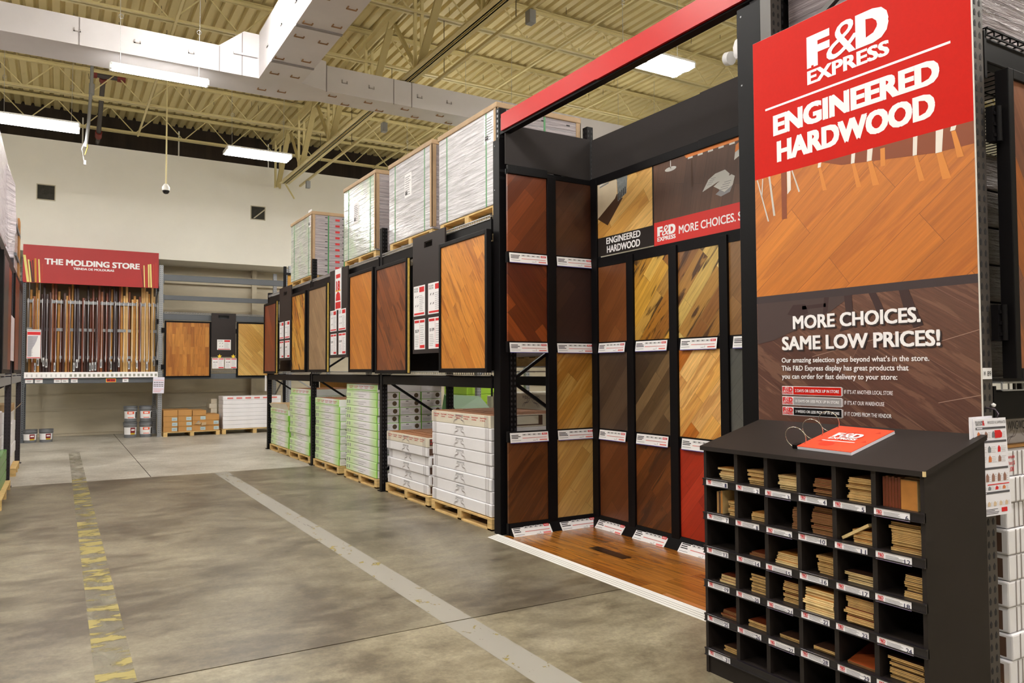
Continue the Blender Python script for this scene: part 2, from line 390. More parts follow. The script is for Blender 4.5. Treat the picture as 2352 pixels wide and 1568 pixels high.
for s in (-.07, .07): t.box(GX+s-.055, GX+s+.055, YF+.1, 19.75, 6.42, 6.435); t.box(GX+s*.5-.012, GX+s*.5+.012, YF+.1, 19.75, 6.42, 6.53)
t.build('bottom_chord', joistm, r); t = MB()
for s in (-.08, .08): t.box(GX+s-.06, GX+s+.06, YF+.1, 20.85, 7.72, 7.74); t.box(GX+s*.5-.015, GX+s*.5+.015, YF+.1, 20.85, 7.6, 7.74)
t.build('top_chord', joistm, r)
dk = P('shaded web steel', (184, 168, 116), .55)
for y in JY[:6]:
    for dx in (-.06, .06): MB().bar((GX+dx, y, 6.46), (GX+dx, y, 7.9), .05, .05).build('vertical', joistm, r)
    MB().bar((GX, y-1.15, 7.7), (GX, y-.05, 6.48), .12, .05).build('diagonal', dk, r)
    if y < 20: MB().bar((GX, y+1.1, 7.7), (GX, y+.05, 6.48), .06, .05).build('diagonal', dk, r)
t = MB(); t.bar((GX, 19.7, 6.44), (GX+.3, 19.9, 6.1), .03, .03); t.build('bottom_bracket', joistm, r)
# strut channel with conduit boxes next to the girder
r = thing('strut_channel', 'thin cream strut channel with grey boxes hanging beside the joist girder', 'channel', (5.39, 12, 6.45))
t = MB(); t.box(5.365, 5.41, 7.2, 19.95, 6.44, 6.485); rail = t.build('rail', joistm, r)
for y in (8.52, 13.9, 19.2):
    MB().box(5.34, 5.44, y-.06, y+.06, 6.25, 6.43).build('junction_box', steel, rail, .006)
for y in (8.9, 11.2, 13.5, 15.82, 18.15): MB().tube([(5.39, y, 6.48), (5.39, y, 7.4)], .006).build('hanger_rod', hk, r)
t = MB(); t.tube([(5.42, 19.15, 6.45), (5.47, 19.0, 6.6), (5.39, 18.8, 6.5)], .008); t.build('cable', white, r)
# a bridging strap and a conduit that run front to back over the display bay
for nm, lab, x, z, a in (('bridging_angle', 'slim cream bridging angle crossing the joists right of the girder', 7.6, 7.37, .04), ('bridging_strap', 'slim cream bridging strap crossing the joists far right of the girder', 9.9, 7.37, .035),
                         ('bridging_rail', 'slim cream bridging angle crossing the joists left of the main duct', 1.55, 7.36, .04)):
    tag(MB().box(x, x+a, 6.4, 20.5, z-.02, z+.02).build(nm, joistm), lab, 'brace')
sp = thing('spotlight', 'white round spotlight head beside the black display post near the ceiling', 'spotlight', (4.75, 4.33, 4.16))
MB().lathe((4.75, 4.30, 4.13), [(.035, 0), (.055, .03), (.06, .1), (.045, .15), (.02, .17)], 16).build('housing', white, sp)
t = MB(); t.tube([(4.75, 4.40, 4.17), (4.75, 4.45, 4.18)], .055, 16); t.build('lens', P('frosted lens', (230, 230, 232), .15), sp)
MB().tube([(4.75, 4.33, 4.3), (4.78, 4.36, 4.9), (4.72, 4.34, 7.4)], .006).build('cord', hk, sp)
MB().bar((4.75, 4.3, 3.99), (4.75, 4.3, 4.16), .03, .03).build('stem', white, sp)

# ------------------------------------------------------------------ ventilation duct
ductm = P('white duct wrap', (214, 210, 212), .62, var=.06, vs=1.5)
seam = P('duct seam', (140, 134, 134), .7); pin = P('rusty insulation pin', (150, 112, 74), .7)
r = thing('air_duct', 'large square white air duct with branches to both sides under the roof', 'duct', (2.8, 11.5, 6.0))
t = MB(); t.box(2.52, 3.13, YF+.1, 11.65, 6.0, 6.70); trunk = t.build('trunk', ductm, r)
t = MB(); t.prism(Fr((0, 11.65, 0), (1, 0, 0), (0, 0, 1)), [(XL+.1, 6.0), (2.52, 6.0), (2.52, 6.67), (2.30, 6.67), (1.95, 6.385), (XL+.1, 6.375)], 0, -.71); lbr = t.build('left_branch', ductm, r)
t = MB(); t.box(2.52, 3.13, 11.65, 12.36, 6.0, 6.67)
t.prism(Fr((0, 0, 6.0), (1, 0, 0), (0, 1, 0)), [(3.13, 11.52), (3.55, 11.65), (3.55, 12.19), (3.13, 12.36)], 0, .47)
t.box(3.55, XR-.1, 11.65, 12.19, 6.0, 6.41); rbr = t.build('right_branch', ductm, r)
for x in (.16, 1.95): MB().box(x, x+.012, 11.644, 11.66, 6.0, 6.375).build('seam', seam, lbr)
for x in (2.27,): MB().box(x, x+.012, 11.644, 11.66, 6.0, 6.64).build('seam', seam, lbr)
for x in (3.55, 4.68, 5.0, 6.75): MB().box(x, x+.012, 11.644, 11.66, 5.99, 6.41).build('seam', seam, rbr)
for y in (7.6, 9.55, 10.85): MB().box(2.52, 3.13, y, y+.05, 5.985, 6.0).build('seam', seam, trunk)
def clip(F, u, v, s=.065, n=0, m=pin, part=None):
    t = MB(); t.fbox(F, u-s, u-s+.014, v-s*.6, v+s*.6, n, n+.012); t.fbox(F, u-s, u+s, v-s*.6, v-s*.6+.014, n, n+.012); t.fbox(F, u+s-.014, u+s, v-s*.6, v+s*.3, n, n+.012)
    t.build('insulation_clip', m, part)
Fd = Fr((0, 0, 6.0), (1, 0, 0), (0, -1, 0))      # seen from below
for y in (8.05, 8.7, 9.35, 10.0, 10.65, 11.3, 12.0):
    for x in (2.65, 2.99): clip(Fd, x+rnd.uniform(-.05, .05), -(y+rnd.uniform(-.12, .12)), part=trunk)
for x in (3.7, 4.3, 4.95, 5.6, 6.25): clip(Fd, x, -11.8, part=rbr); clip(Fd, x+.3, -12.08, part=rbr)
Fb = FY(11.65)
dw = P('duct clip white', (176, 170, 168), .6)
for x in (.14, .87, 1.57): clip(Fb, x, 6.2, .042, 0, dw, lbr)
for x in (3.85, 4.3, 5.15, 5.7): clip(Fb, x, 6.2, .047, 0, dw, rbr)
Fs = FX(2.52)
for y in (8.4, 9.55, 10.3, 11.1): clip(Fs, -y, 6.3, .04, 0, dw, trunk)
MB().fbox(Fb, 2.15, 2.49, 6.3, 6.33, 0, .03).build('seam', ductm, lbr)

# ------------------------------------------------------------------ fluorescent high-bay fixtures
lampm = P('fluorescent lens', (255, 252, 246), .4, emis=LAMP)
lamphouse = P('white enamel', (235, 235, 232), .4)
upglow = P('added uplight glow', (255, 250, 240), .4, emis=LAMP*.10)  # glowing strip added on top of housings to brighten the roof deck
def fixture(label, group, x, y, z=5.93, up=False, slim=False):
    r = thing('hanging_light', label, 'light fixture', (x, y, z), group)
    hw = .07 if slim else .235; t = MB(); t.box(x-.62, x+.62, y-hw, y+hw, z+.045, z+.075)
    if not slim: t.box(x-.62, x+.62, y-.02, y+.02, z-.005, z+.05)
    t.build('housing', lamphouse, r)
    if up: MB().box(x-.58, x+.58, y-.2, y+.2, z+.076, z+.08).build('added_uplight', upglow, r)
    for s in ((0,) if slim else (-1, 1)):
        F = Fr((x-.6, y+s*.125, z), (0, 1, 0), (0, 0, 1)); q = MB(); k = .6 if slim else 1
        q.prism(F, [(a*k, b) for a, b in ((-.1, .045), (-.098, .012), (-.07, -.02*k), (0, -.034*k), (.07, -.02*k), (.098, .012), (.1, .045))], 0, 1.2); q.build('lamp_lens', lampm, r)
    for s in (-1, 1):
        q = MB(); q.box(x+s*.62-.012, x+s*.62+.012, y-hw, y+hw, z-.012, z+.06); q.build('end_cap', lamphouse, r)
        q = MB(); q.tube([(x+s*.5, y, z+.07), (x+s*.52, y, z+2.09)], .004, 6); q.tube([(x+s*.5+.03*math.cos(a*.7), y, z+.75+.03*math.sin(a*.7)) for a in range(9)], .004, 6, 0, True); q.build('hanging_wire', wire, r)
    return r
fx = fixture('bright hanging light at the left edge, in front of the upper wall', 'hanging fluorescent lights', -.38, 15.55)
dup(fx, (3.76, .1, 0), 'bright hanging light in front of the wall, left of the wrapped pallets')
fixture('long slim hanging light in front of the left branch of the white duct', 'hanging fluorescent lights', 1.157, 11.53, 5.71, False, True)
fu = fixture('bright hanging light seen through the red-topped display frame', 'hanging fluorescent lights', 7.12, 8.08, 5.91, True)
HID = 'fluorescent light hanging out of view over the neighbouring aisles'
for x, y in ((7.1, 15.6), (7.1, 12.75), (10.8, 15.6), (10.8, 12.75), (10.8, 8.1), (-4.1, 15.55), (-2.9, 12.75), (-6.2, 12.75), (1.2, 5.9), (-2.5, 8.1), (-6.2, 8.1),
             (1.2, 4.2), (-2.5, 4.2), (7.1, 4.2), (10.8, 4.2), (1.2, .3), (4.9, .3), (8.5, .3), (-2.5, .3), (1.2, -3.6), (4.9, -3.6), (-2.5, -3.6)):
    (dup(fu, (x-7.12, y-8.08, .02), HID, 'lights over the neighbouring aisles') if x > 4 or y < 5 else dup(fx, (x+.38, y-15.55, 0), HID, 'lights over the neighbouring aisles'))

dup(fx, (2.1, 10.0-15.55, .85), 'added fluorescent light hung high beside the main duct, out of view', 'lights over the neighbouring aisles')  # unseen lamp added to light the duct's left face white

# ------------------------------------------------------------------ things that hang from the roof
r = thing('security_camera', 'white dome security camera on a thin pole in front of the upper wall', 'camera', (1.62, 15, 4.82))
MB().tube([(1.62, 15, 4.97), (1.62, 15, 7.4)], .014, 8).build('pole', joistm, r)
ch_ = MB().lathe((1.62, 15, 4.88), [(.03, .12), (.05, .09), (.068, .06), (.068, 0)], 20).build('housing', P('camera white', (228, 226, 220), .4), r)
MB().lathe((1.62, 15, 4.88), [(.06, 0), (.056, -.03), (.035, -.055), (.001, -.064)], 20).build('dome', P('smoked dome', (30, 28, 30), .08), ch_)
r = thing('hanging_conduit', 'grey steel conduit hanging from the roof with loose wires at its end', 'conduit', (.38, 16, 5.5))
MB().tube([(.45, 16, 8), (.44, 16, 7.0), (.4, 16, 6.2), (.36, 16, 5.75)], .03, 8).build('pipe', steel, r)
MB().tube([(.445, 16, 6.95), (.44, 16, 6.75)], .05, 10).build('coupling', steel, r)
MB().tube([(.36, 16, 5.9), (.30, 15.98, 5.7), (.33, 15.98, 5.52), (.35, 16, 5.46)], .008, 6).build('loose_wire', white, r)
MB().tube([(.37, 16, 6.0), (.39, 15.98, 5.75), (.35, 15.98, 5.6)], .008, 6).build('loose_wire', P('yellow wire', (200, 170, 60), .5), r)
MB().box(.33, .37, 15.98, 16.02, 5.42, 5.5).build('plug', steel, r)
redp = P('red pipe coupling', (120, 40, 34), .5); pipem = P('dark sprinkler pipe', (70, 64, 62), .45)
r = thing('sprinkler_pipe', 'dark vertical sprinkler pipe with red couplings beside the hanging conduit', 'pipe', (.7, 18.6, 6.2))
MB().tube([(.72, 18.2, 7.93), (.72, 20.6, 7.17)], .05, 12).build('riser', pipem, r)
MB().tube([(.72, 20.6, 7.17), (.72, 21.49, 7.17)], .048, 12).build('elbow', pipem, r)
MB().tube([(.5, 18.2, 7.9), (1.1, 18.2, 7.9)], .055, 12).build('cross_pipe', pipem, r)
for p, q in (((.72, 18.3, 7.9), (.72, 18.42, 7.86)), ((.5, 18.2, 7.9), (.6, 18.2, 7.9)), ((.98, 18.2, 7.9), (1.14, 18.2, 7.9)), ((.72, 20.3, 7.265), (.72, 20.5, 7.2))):
    MB().tube([p, q], .075, 12).build('coupling', redp, r)
# ================================================================== pallet racks
def upright(name, label, x0, x1, y, h, m, holes=True, group=None, w=.085, ax='Y', brace=True):
    """rack frame: front post at x0, rear post at x1 (depth along X), or along Y when ax is 'X'"""
    r = thing(name, label, 'rack frame', (x0, y, 0), group)
    def post(a, nm):
        t = MB()
        if ax == 'Y': t.box(a-.038, a+.038, y-w/2, y+w/2, 0, h); t.box(a-.06, a+.06, y-w/2-.02, y+w/2+.02, 0, .012)
        else: t.box(y-w/2, y+w/2, a-.038, a+.038, 0, h); t.box(y-w/2-.02, y+w/2+.02, a-.06, a+.06, 0, .012)
        if holes:
            for F, c in ((FX(a-.038), -y), (FY(y-w/2), a)) if ax == 'Y' else ((FY(a-.038), y),):
                z = .1
                while z < h-.05:
                    for s in (-.02, .02):
                        t.prism(F, [(c+s-.006, z), (c+s+.006, z), (c+s+.009, z+.018), (c+s, z+.03), (c+s-.009, z+.018)], 0, .0012, 1)
                    z += .05
        t.build(nm, [m, inkdark if m is not steel else steeldark], r)
    post(x0, 'front_post'); post(x1, 'rear_post')
    if brace:
        z = .25; fl = True
        while z < h-.7:
            a, b = (x0, x1) if fl else (x1, x0)
            t = MB()
            if ax == 'Y': t.bar((a, y, z), (b, y, z+.62), .03, .03)
            else: t.bar((y, a, z), (y, b, z+.62), .03, .03)
            t.build('brace', m, r); z += .62; fl = not fl
    return r
def beam(name, label, x0, x1, y0, y1, z0, z1, m, group=None, clips='Y'):
    r = thing(name, label, 'rack beam', ((x0+x1)/2, (y0+y1)/2, z0), group)
    MB().box(x0, x1, y0, y1, z0, z1).build('rail', m, r, .008)
    for s in (0, 1):
        t = MB()
        if clips == 'Y': y = y0 if s == 0 else y1-.02; t.box(x0-.008, x0+.004, y, y+.02, z0-.08, z1+.02)
        else: x = x0 if s == 0 else x1-.02; t.box(x, x+.02, y0-.008, y0+.004, z0-.08, z1+.02)
        t.build('end_bracket', m, r)
    return r
def deck(label, x0, x1, y0, y1, z, group, m=wire, lip='X', step=.05):
    """wire shelf: rods and a turned-down front lip"""
    t = MB()
    n = int((y1-y0)/step)
    for i in range(n+1):
        y = y0+(y1-y0)*i/n
        if lip == 'X': t.bar((x0-.002, y, z), (x1, y, z), .006, .006); t.bar((x0-.002, y, z), (x0-.002, y, z-.035), .006, .006)
    if lip == 'X':
        t.bar((x0-.006, y0, z), (x0-.006, y1, z), .008, .008); t.bar((x0-.006, y0, z-.035), (x0-.006, y1, z-.035), .006, .006)
        for i in range(6): x = x0+(x1-x0)*(i+1)/6; t.bar((x, y0, z-.006), (x, y1, z-.006), .008, .008)
    else:
        n = int((x1-x0)/step)
        for i in range(n+1):
            x = x0+(x1-x0)*i/n
            t.bar((x, y0-.002, z), (x, y1, z), .006, .006); t.bar((x, y0-.002, z), (x, y0-.002, z-.035), .006, .006)
        t.bar((x0, y0-.006, z), (x1, y0-.006, z), .008, .008); t.bar((x0, y0-.006, z-.035), (x1, y0-.006, z-.035), .006, .006)
        for i in range(5): y = y0+(y1-y0)*(i+1)/5; t.bar((x0, y, z-.006), (x1, y, z-.006), .008, .008)
    return tag(t.build('wire_deck', m), label, 'wire shelf', group)
RX = 3.72            # posts' centre line; faces at 3.68
PY = [9.6, 12.84, 16.0]
UG = 'black rack frames along the right aisle'
for y, l, h in zip(PY, ('black rack frame between the green-edged and plain white box stacks', 'black rack frame between the two middle pairs of box stacks', 'black rack frame at the far end of the right aisle'), (3.5, 3.5, 3.2)):
    upright('rack_upright', l, RX, 4.7, y, h, black, True, UG)
BAYS = [(6.56, 9.55, 'nearest'), (9.65, 12.79, 'middle'), (12.89, 15.95, 'farthest')]
for a, b, nm in BAYS:
    beam('rack_beam', 'black lower rack beam of the %s bay above the box stacks' % nm, 3.68, 3.74, a, b, 1.415, 1.527, black, 'black lower rack beams')
    beam('rack_beam', 'black rear lower rack beam of the %s bay' % nm, 4.68, 4.74, a, b, 1.415, 1.52, black, 'black rear rack beams')
    beam('rack_beam', 'black upper rack beam of the %s bay under the wrapped pallets' % nm, 3.68, 3.74, a, b, 2.97, 3.10, black, 'black upper rack beams')
    beam('rack_beam', 'black rear upper rack beam of the %s bay' % nm, 4.68, 4.74, a, b, 2.97, 3.10, black, 'black rear rack beams')
    deck('wire shelf at panel foot height in the %s bay' % nm, 3.68, 4.72, a+.02, b-.02, 1.58, 'lower wire shelves')
    deck('wire shelf under the wrapped pallets of the %s bay' % nm, 3.68, 4.72, a+.02, b-.02, 3.14, 'upper wire shelves')

# ------------------------------------------------------------------ pallets
def pallet(label, x0, y0, dx, dy, z=0, group='wooden pallets', front='X', h=.12):
    r = thing('wooden_pallet', label, 'pallet', (x0+dx/2, y0+dy/2, z), group)
    n = 5
    if front == 'X':
        for i in range(3):
            y = y0+(dy-.09)*i/2; t = MB()
            for k in range(3): xx = x0+(dx-.12)*k/2; t.box(xx, xx+.12, y, y+.09, z+.016, z+h-.018)
            t.box(x0, x0+dx, y, y+.09, z, z+.016); t.build('stringer', pallet_m, r)
        for k in range(n): xx = x0+(dx-.12)*k/(n-1); MB().box(xx, xx+.12, y0, y0+dy, z+h-.018, z+h).build('deck_board', pallet_m, r)
        MB().box(x0, x0+.09, y0, y0+dy, z+.001, z+.017).build('bottom_board', pallet_m, r)
    else:
        for i in range(3):
            x = x0+(dx-.09)*i/2; MB().box(x, x+.09, y0, y0+dy, z, z+h-.018).build('stringer', pallet_m, r)
        for k in range(n): yy = y0+(dy-.12)*k/(n-1); MB().box(x0, x0+dx, yy, yy+.12, z+h-.018, z+h).build('deck_board', pallet_m, r)
    return r
# ------------------------------------------------------------------ flooring cartons in the lower stacks
def greenbox(name, a=(236, 234, 238), g=(176, 226, 120)):
    """white printed carton whose print turns lime green towards the ends"""
    if name in MATS: return MATS[name]
    m, nt, b = newmat(name); L = nt.links.new
    tc = N(nt, 'ShaderNodeTexCoord'); sp = N(nt, 'ShaderNodeSeparateXYZ'); L(tc.outputs['Generated'], sp.inputs[0])
    no = N(nt, 'ShaderNodeTexNoise', i_Scale=5.0, i_Detail=3.0); L(tc.outputs['Object'], no.inputs['Vector'])
    ad = N(nt, 'ShaderNodeMath', operation='MULTIPLY_ADD'); ad.inputs[1].default_value = .12; L(no.outputs[0], ad.inputs[0]); L(sp.outputs[1], ad.inputs[2])
    r = ramp(nt, [(0, g), (.06, g), (.3, a), (.6, a), (.86, (206, 230, 176)), (1, (206, 230, 176))]); L(ad.outputs[0], r.inputs[0])
    sp2 = N(nt, 'ShaderNodeMath', operation='LESS_THAN'); sp2.inputs[1].default_value = .07; L(sp.outputs[2], sp2.inputs[0])
    mx = N(nt, 'ShaderNodeMix', data_type='RGBA'); L(sp2.outputs[0], mx.inputs[0]); L(r.outputs[0], mx.inputs[6]); mx.inputs[7].default_value = lin((196, 222, 166))
    L(mx.outputs[2], b.inputs['Base Color']); b.inputs['Roughness'].default_value = .4
    n2 = N(nt, 'ShaderNodeTexNoise', i_Scale=14.0, i_Detail=2.0); L(tc.outputs['Object'], n2.inputs['Vector'])
    bp = N(nt, 'ShaderNodeBump', i_Strength=.25, i_Distance=.01); L(n2.outputs[0], bp.inputs['Height']); L(bp.outputs[0], b.inputs['Normal'])
    MATS[name] = m
    return m
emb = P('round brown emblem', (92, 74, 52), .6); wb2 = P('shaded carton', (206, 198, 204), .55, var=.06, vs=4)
gb = greenbox('green-edged carton'); lime = P('lime print', (126, 196, 60), .5)
wb = P('white carton', (238, 236, 240), .45, var=.04, vs=3, bump=.25, bs=9)
wbd = P('creamy carton', (222, 214, 196), .5, var=.06, bump=.25, bs=9)
stripe = P('brown carton stripe', (142, 132, 130), .6); dkend = P('brown carton end', (92, 66, 52), .7)
cardtop = P('worn brown carton lid', (136, 84, 42), .75, var=.25, vs=7, stretch=(1, 4, 1))
redtext = P('red print text', (206, 44, 48), .6)
def swoosh(t, F, u, v, s, mi):
    """two mirrored pairs of slanting S-strokes, each with a small curl at its outer top"""
    def ribbon(pts, w):
        for p, q in zip(pts, pts[1:]):
            d = F.V*w
            t.add([p-d, q-d, q+d, p+d] if (q-p).dot(F.U) > 0 else [q-d, p-d, p+d, q+d], [(0, 1, 2, 3)], mi)
    for sg in (-1, 1):
        for k in (0, .085):
            ribbon([F.p(u+sg*s*(.05+k+.36*a), v+s*(.13-.26*a-.04*math.sin(a*6.28)), .0015) for a in [i/7 for i in range(8)]], .012*s)
        ribbon([F.p(u+sg*s*(.27+.10*math.cos(a)), v+s*(.07+.06*math.sin(a)), .0015) for a in [.4+i*math.pi*.9/6 for i in range(7)]], .009*s)
def carton(label, kind, x0, x1, y0, y1, z0, z1, group, top=False):
    g = MB().box(x0, x1, y0, y1, z0+.002, z1); F = FX(x0); h = z1-z0; L = y1-y0
    if kind == 'green':
        mats = [gb, ink, redtext, wb, cardtop, lime, emb, inkdark]
        g.m[2] = 3
        if top:
            g.quad(F, -y1+.02, -y0-.02, z0+.02, z0+.03, .001, 5)
            for i in range(5): u = -y1+.12+i*(L-.2)/5; g.text(F, 'Wood Sample', u, u+(L-.2)/5*.8, z0+h*.62, z0+h*.78, 2); g.text(F, '$1.00 EA', u+.02, u+(L-.2)/5*.62, z0+h*.42, z0+h*.55, 2)
            g.box(x0+.02, x1-.02, y0+.02, y1-.02, z1-.001, z1+.003, 4)
        else:
            for i in range(2): g.quad(F, -y1+.05+i*.09, -y1+.09+i*.09, z0+h*.3, z0+h*.75, .001, 1)
            u = -(y0+y1)/2
            g.lines(F, u-.3, u+.25, z0+h*.55, z0+h*.72, 2, 1, fill=.3, ragged=.1); g.quad(F, u-.1, u+.12, z0+h*.3, z0+h*.36, .001, 1)
            FE = FY(y0); w_ = x1-x0; g.quad(FE, x0+w_*.3, x0+w_*.42, z0+h*.78, z0+h*.86, .001, 7); g.quad(FE, x0, x0+w_*.04, z0+.004, z1, .001, 5); g.lines(FE, x0+w_*.1, x0+w_*.6, z0+h*.25, z0+h*.65, 3, 1, .001, .22)
            g.poly(FE, [(x0+w_*.8+.033*math.cos(a*math.pi/6), z0+h*.55+.033*math.sin(a*math.pi/6)) for a in range(12)], .0012, 6)
        nm = 'flooring_carton'
    else:
        mats = [wbd if top else wb, stripe, redtext, dkend, cardtop, ink]
        for e in (-y1+.05, -y0-.12):
            for i in range(3): g.quad(F, e+i*.03, e+i*.03+.008, z0+.004, z1-.002, .001, 1)
        FE = FY(y0)
        if kind == 'dark': g.quad(FE, x0+.03, x1-.05, z0+.015, z1-.015, .001, 3)
        u = -(y0+y1)/2; swoosh(g, F, u, z0+h*.38, min(.29, h*2.2), 1)
        g.text(F, 'WINGWOOD', u-.09, u+.09, z0+h*.72, z0+h*.86, 5)
        if top:
            for i in range(7): uu = -y1+.06+i*(L-.1)/7; g.text(F, 'Wood Sample', uu, uu+(L-.1)/7*.78, z0+h*.66, z0+h*.8, 2); g.text(F, '$1.00 EA', uu+.01, uu+(L-.1)/7*.6, z0+h*.48, z0+h*.6, 2)
            g.text(FE, 'Wood', x0+.04, x0+.16, z0+h*.6, z0+h*.78, 2); g.text(FE, '$1.00 EA', x0+.04, x0+.2, z0+h*.3, z0+h*.48, 2); g.quad(FE, x0+.25, x0+.62, z0+h*.12, z0+h*.95, .001, 3); g.quad(FE, x0+.31, x0+.57, z0+h*.22, z0+h*.9, .0015, 0)
            for e in range(3): g.box(x0+.012, x1-.02, y0+.015, y1-.02, z1-.001+e*.006, z1+.005+e*.006, 4) if e == 0 else g.box(x0+.05+e*.1, x1-.1, y0+.1*e, y1-.15*e, z1-.001+e*.006, z1+.005+e*.006, 4)
        nm = 'flooring_carton'
    return tag(g.build(nm, mats, None, .009), label, 'carton', group)
def stack(desc, kind, y0, y1, zs, ztop, n, x=3.72, depth=.95, group=None, jit=.012, deep=1):
    h = (ztop-zs)/n; w = depth/deep
    for i in range(n):
        for k in range(deep):
            dx = rnd.uniform(-jit, jit) if deep == 1 else rnd.uniform(-.003, .003); dy = rnd.uniform(-jit, jit)*1.2
            lay = ('', ' middle-depth', ' rearmost')[k] if deep == 3 else ''
            carton('%s%s carton in the %s' % (fromtop(i, n), lay if k else (' front' if deep == 3 else ''), desc), kind, x+k*w+dx, x+(k+1)*w-.002*(deep > 1)+dx, y0+dy, y1+dy, zs+i*h, zs+(i+1)*h, group, i == n-1)
stack('white box stack beside the black display post', 'plain', 6.66, 8.06, .125, 1.135, 8, 3.72, .95, 'cartons beside the display post')
pallet('pallet under the tall white stack beside the display post', 3.70, 6.62, 1.02, 1.42)
stack('low white box stack with dark carton ends', 'dark', 8.22, 9.5, .125, .80, 6, 3.74, .92, 'cartons of the low white stack', .02)
pallet('pallet under the low white stack', 3.72, 8.16, 1.0, 1.36)
stack('tallest green-edged box stack', 'green', 9.84, 11.12, .125, 1.40, 12, 3.72, .975, 'cartons of the tallest green-edged stack', deep=3)
pallet('pallet under the tallest green-edged stack', 3.70, 9.80, 1.02, 1.36)
stack('green-edged box stack left of the tallest one', 'green', 11.46, 12.74, .125, 1.145, 9, 3.72, .975, 'cartons left of the tallest stack', deep=3)
pallet('pallet under the green-edged stack left of the tallest', 3.70, 11.42, 1.02, 1.36)
stack('second green-edged box stack from the far end', 'green', 13.06, 14.36, .125, 1.27, 10, 3.72, .95, 'cartons second from the far end')
pallet('pallet under the second green-edged stack from the far end', 3.70, 13.0, 1.02, 1.38)
stack('farthest green-edged box stack', 'green', 14.48, 15.86, .125, .85, 7, 3.72, .95, 'cartons of the farthest stack')
pallet('pallet under the farthest green-edged stack', 3.70, 14.44, 1.02, 1.42)
# open crumpled carton on the farthest stack
t = MB(); F0 = (14.5, 15.84)
pr = [(3.73, 14.5), (4.66, 14.5), (4.66, 15.84), (3.73, 15.84)]
for k in range(4):
    (xa, ya), (xb, yb) = pr[k], pr[(k+1) % 4]
    ox, oy = (0, -.05) if k == 0 else (.04, 0) if k == 1 else (0, .05) if k == 2 else (-.05, 0)
    t.add([(xa, ya, .852), (xb, yb, .852), (xb+ox, yb+oy, .95+.02*(k % 2)), (xa+ox, ya+oy, .94)], [(0, 1, 2, 3), (3, 2, 1, 0)], 0 if k != 3 else 1)
t.box(3.74, 4.65, 14.51, 15.83, .853, .862, 0)
tag(t.build('open_carton', [kraft, wbd]), 'open carton with flared torn flaps on top of the farthest stack', 'carton')

# ------------------------------------------------------------------ shrink-wrapped loads on the top shelves
wrapw = wrapmat('white stretch film', (242, 240, 246), .38, .14); wrapg = wrapmat('greenish stretch film', (230, 234, 230), .38, .14, tint=(212, 232, 204))
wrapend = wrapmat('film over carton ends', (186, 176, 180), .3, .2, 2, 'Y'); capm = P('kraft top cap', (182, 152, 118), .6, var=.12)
strap = P('green strap', (70, 140, 84), .45)
def load(label, x0, x1, y0, y1, z0, z1, m, rows, sheet=None, loose=False):
    r = thing('wrapped_load', label, 'wrapped pallet load', ((x0+x1)/2, (y0+y1)/2, z0), 'shrink-wrapped loads')
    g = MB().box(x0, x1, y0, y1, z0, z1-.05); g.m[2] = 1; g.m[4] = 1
    FE = FY(y0); h = (z1-z0-.05)/rows
    for i in range(rows):
        z = z0+i*h
        g.quad(FE, x0+.02, x1-.02, z-.003, z+.005, .001, 2)
        for u in (.22, .52, .83): g.quad(FE, x0+u*(x1-x0), x0+u*(x1-x0)+.045, z+h*.5, z+h*.62, .001, 3)
        if loose: g.fbox(FE, x0+.40*(x1-x0), x0+.40*(x1-x0)+.08, z+h*.1, z+h*.45, 0, .001, 4)
    g.build('carton_block', [m, wrapend, ink, inkdark, redtext], r, .012)
    t = MB(); t.box(x0-.012, x1+.012, y0-.012, y1+.012, z1-.06, z1); t.build('top_cap', capm, r, .01)
    for (a, b) in ((x0, y0), (x0, y1), (x1, y0)):
        sx = 1 if a == x0 else -1; sy = 1 if b == y0 else -1; t = MB()
        t.box(min(a-sx*.008, a+sx*.05), max(a-sx*.008, a+sx*.05), min(b-sy*.008, b), max(b-sy*.008, b), z0+.02, z1-.06)
        t.box(min(a-sx*.008, a), max(a-sx*.008, a), min(b-sy*.008, b+sy*.05), max(b-sy*.008, b+sy*.05), z0+.02, z1-.06)
        if not (a == x0 and b == y1): t.build('corner_board', capm, r)
    for k in (.16, .84):
        y = y0+(y1-y0)*k; t = MB(); t.box(x0-.002, x0+.001, y-.011, y+.011, z0, z1-.06); t.build('strap', strap, r)
    for k in (.28, .56):
        x = x0+(x1-x0)*k; t = MB(); t.box(x-.011, x+.011, y0-.0025, y0+.001, z0, z1-.06); t.build('strap', strap, r)
    if sheet:
        F = FX(x0-.001); ya, zb = sheet; t = MB(); t.fbox(F, -ya, -ya+.22, zb, zb+.3, 0, .001); t.lines(F, -ya+.02, -ya+.2, zb+.03, zb+.28, 9, 1, .0018, .35)
        t.fbox(F, -ya+.02, -ya+.09, zb+.03, zb+.08, .001, .0015, 2)
        t.build('packing_slip', [white, ink, inkdark], r)
    return r
load('nearest and largest shrink-wrapped load, beside the red header beam', 3.75, 4.78, 6.58, 7.94, 3.27, 4.30, wrapw, 8, (6.84, 3.92))
load('second shrink-wrapped load, left of the nearest one', 3.75, 4.78, 8.12, 9.49, 3.27, 4.33, wrapw, 8, (8.95, 3.78))
load('third shrink-wrapped load, with a greenish face', 3.75, 4.78, 9.98, 11.36, 3.27, 4.40, wrapg, 10, (10.9, 3.78))
load('farthest and smallest shrink-wrapped load with red printed ends', 3.75, 4.78, 13.08, 14.48, 3.27, 4.38, wrapg, 10, (13.32, 4.12), True)
for nm, a, b in (('nearest', 6.60, 1.32), ('second', 8.14, 1.33), ('third', 10.0, 1.34), ('farthest', 13.1, 1.36)):
    pallet('pallet under the %s shrink-wrapped load on the top shelf' % nm, 3.76, a, 1.0, b, 3.146, 'top shelf pallets')

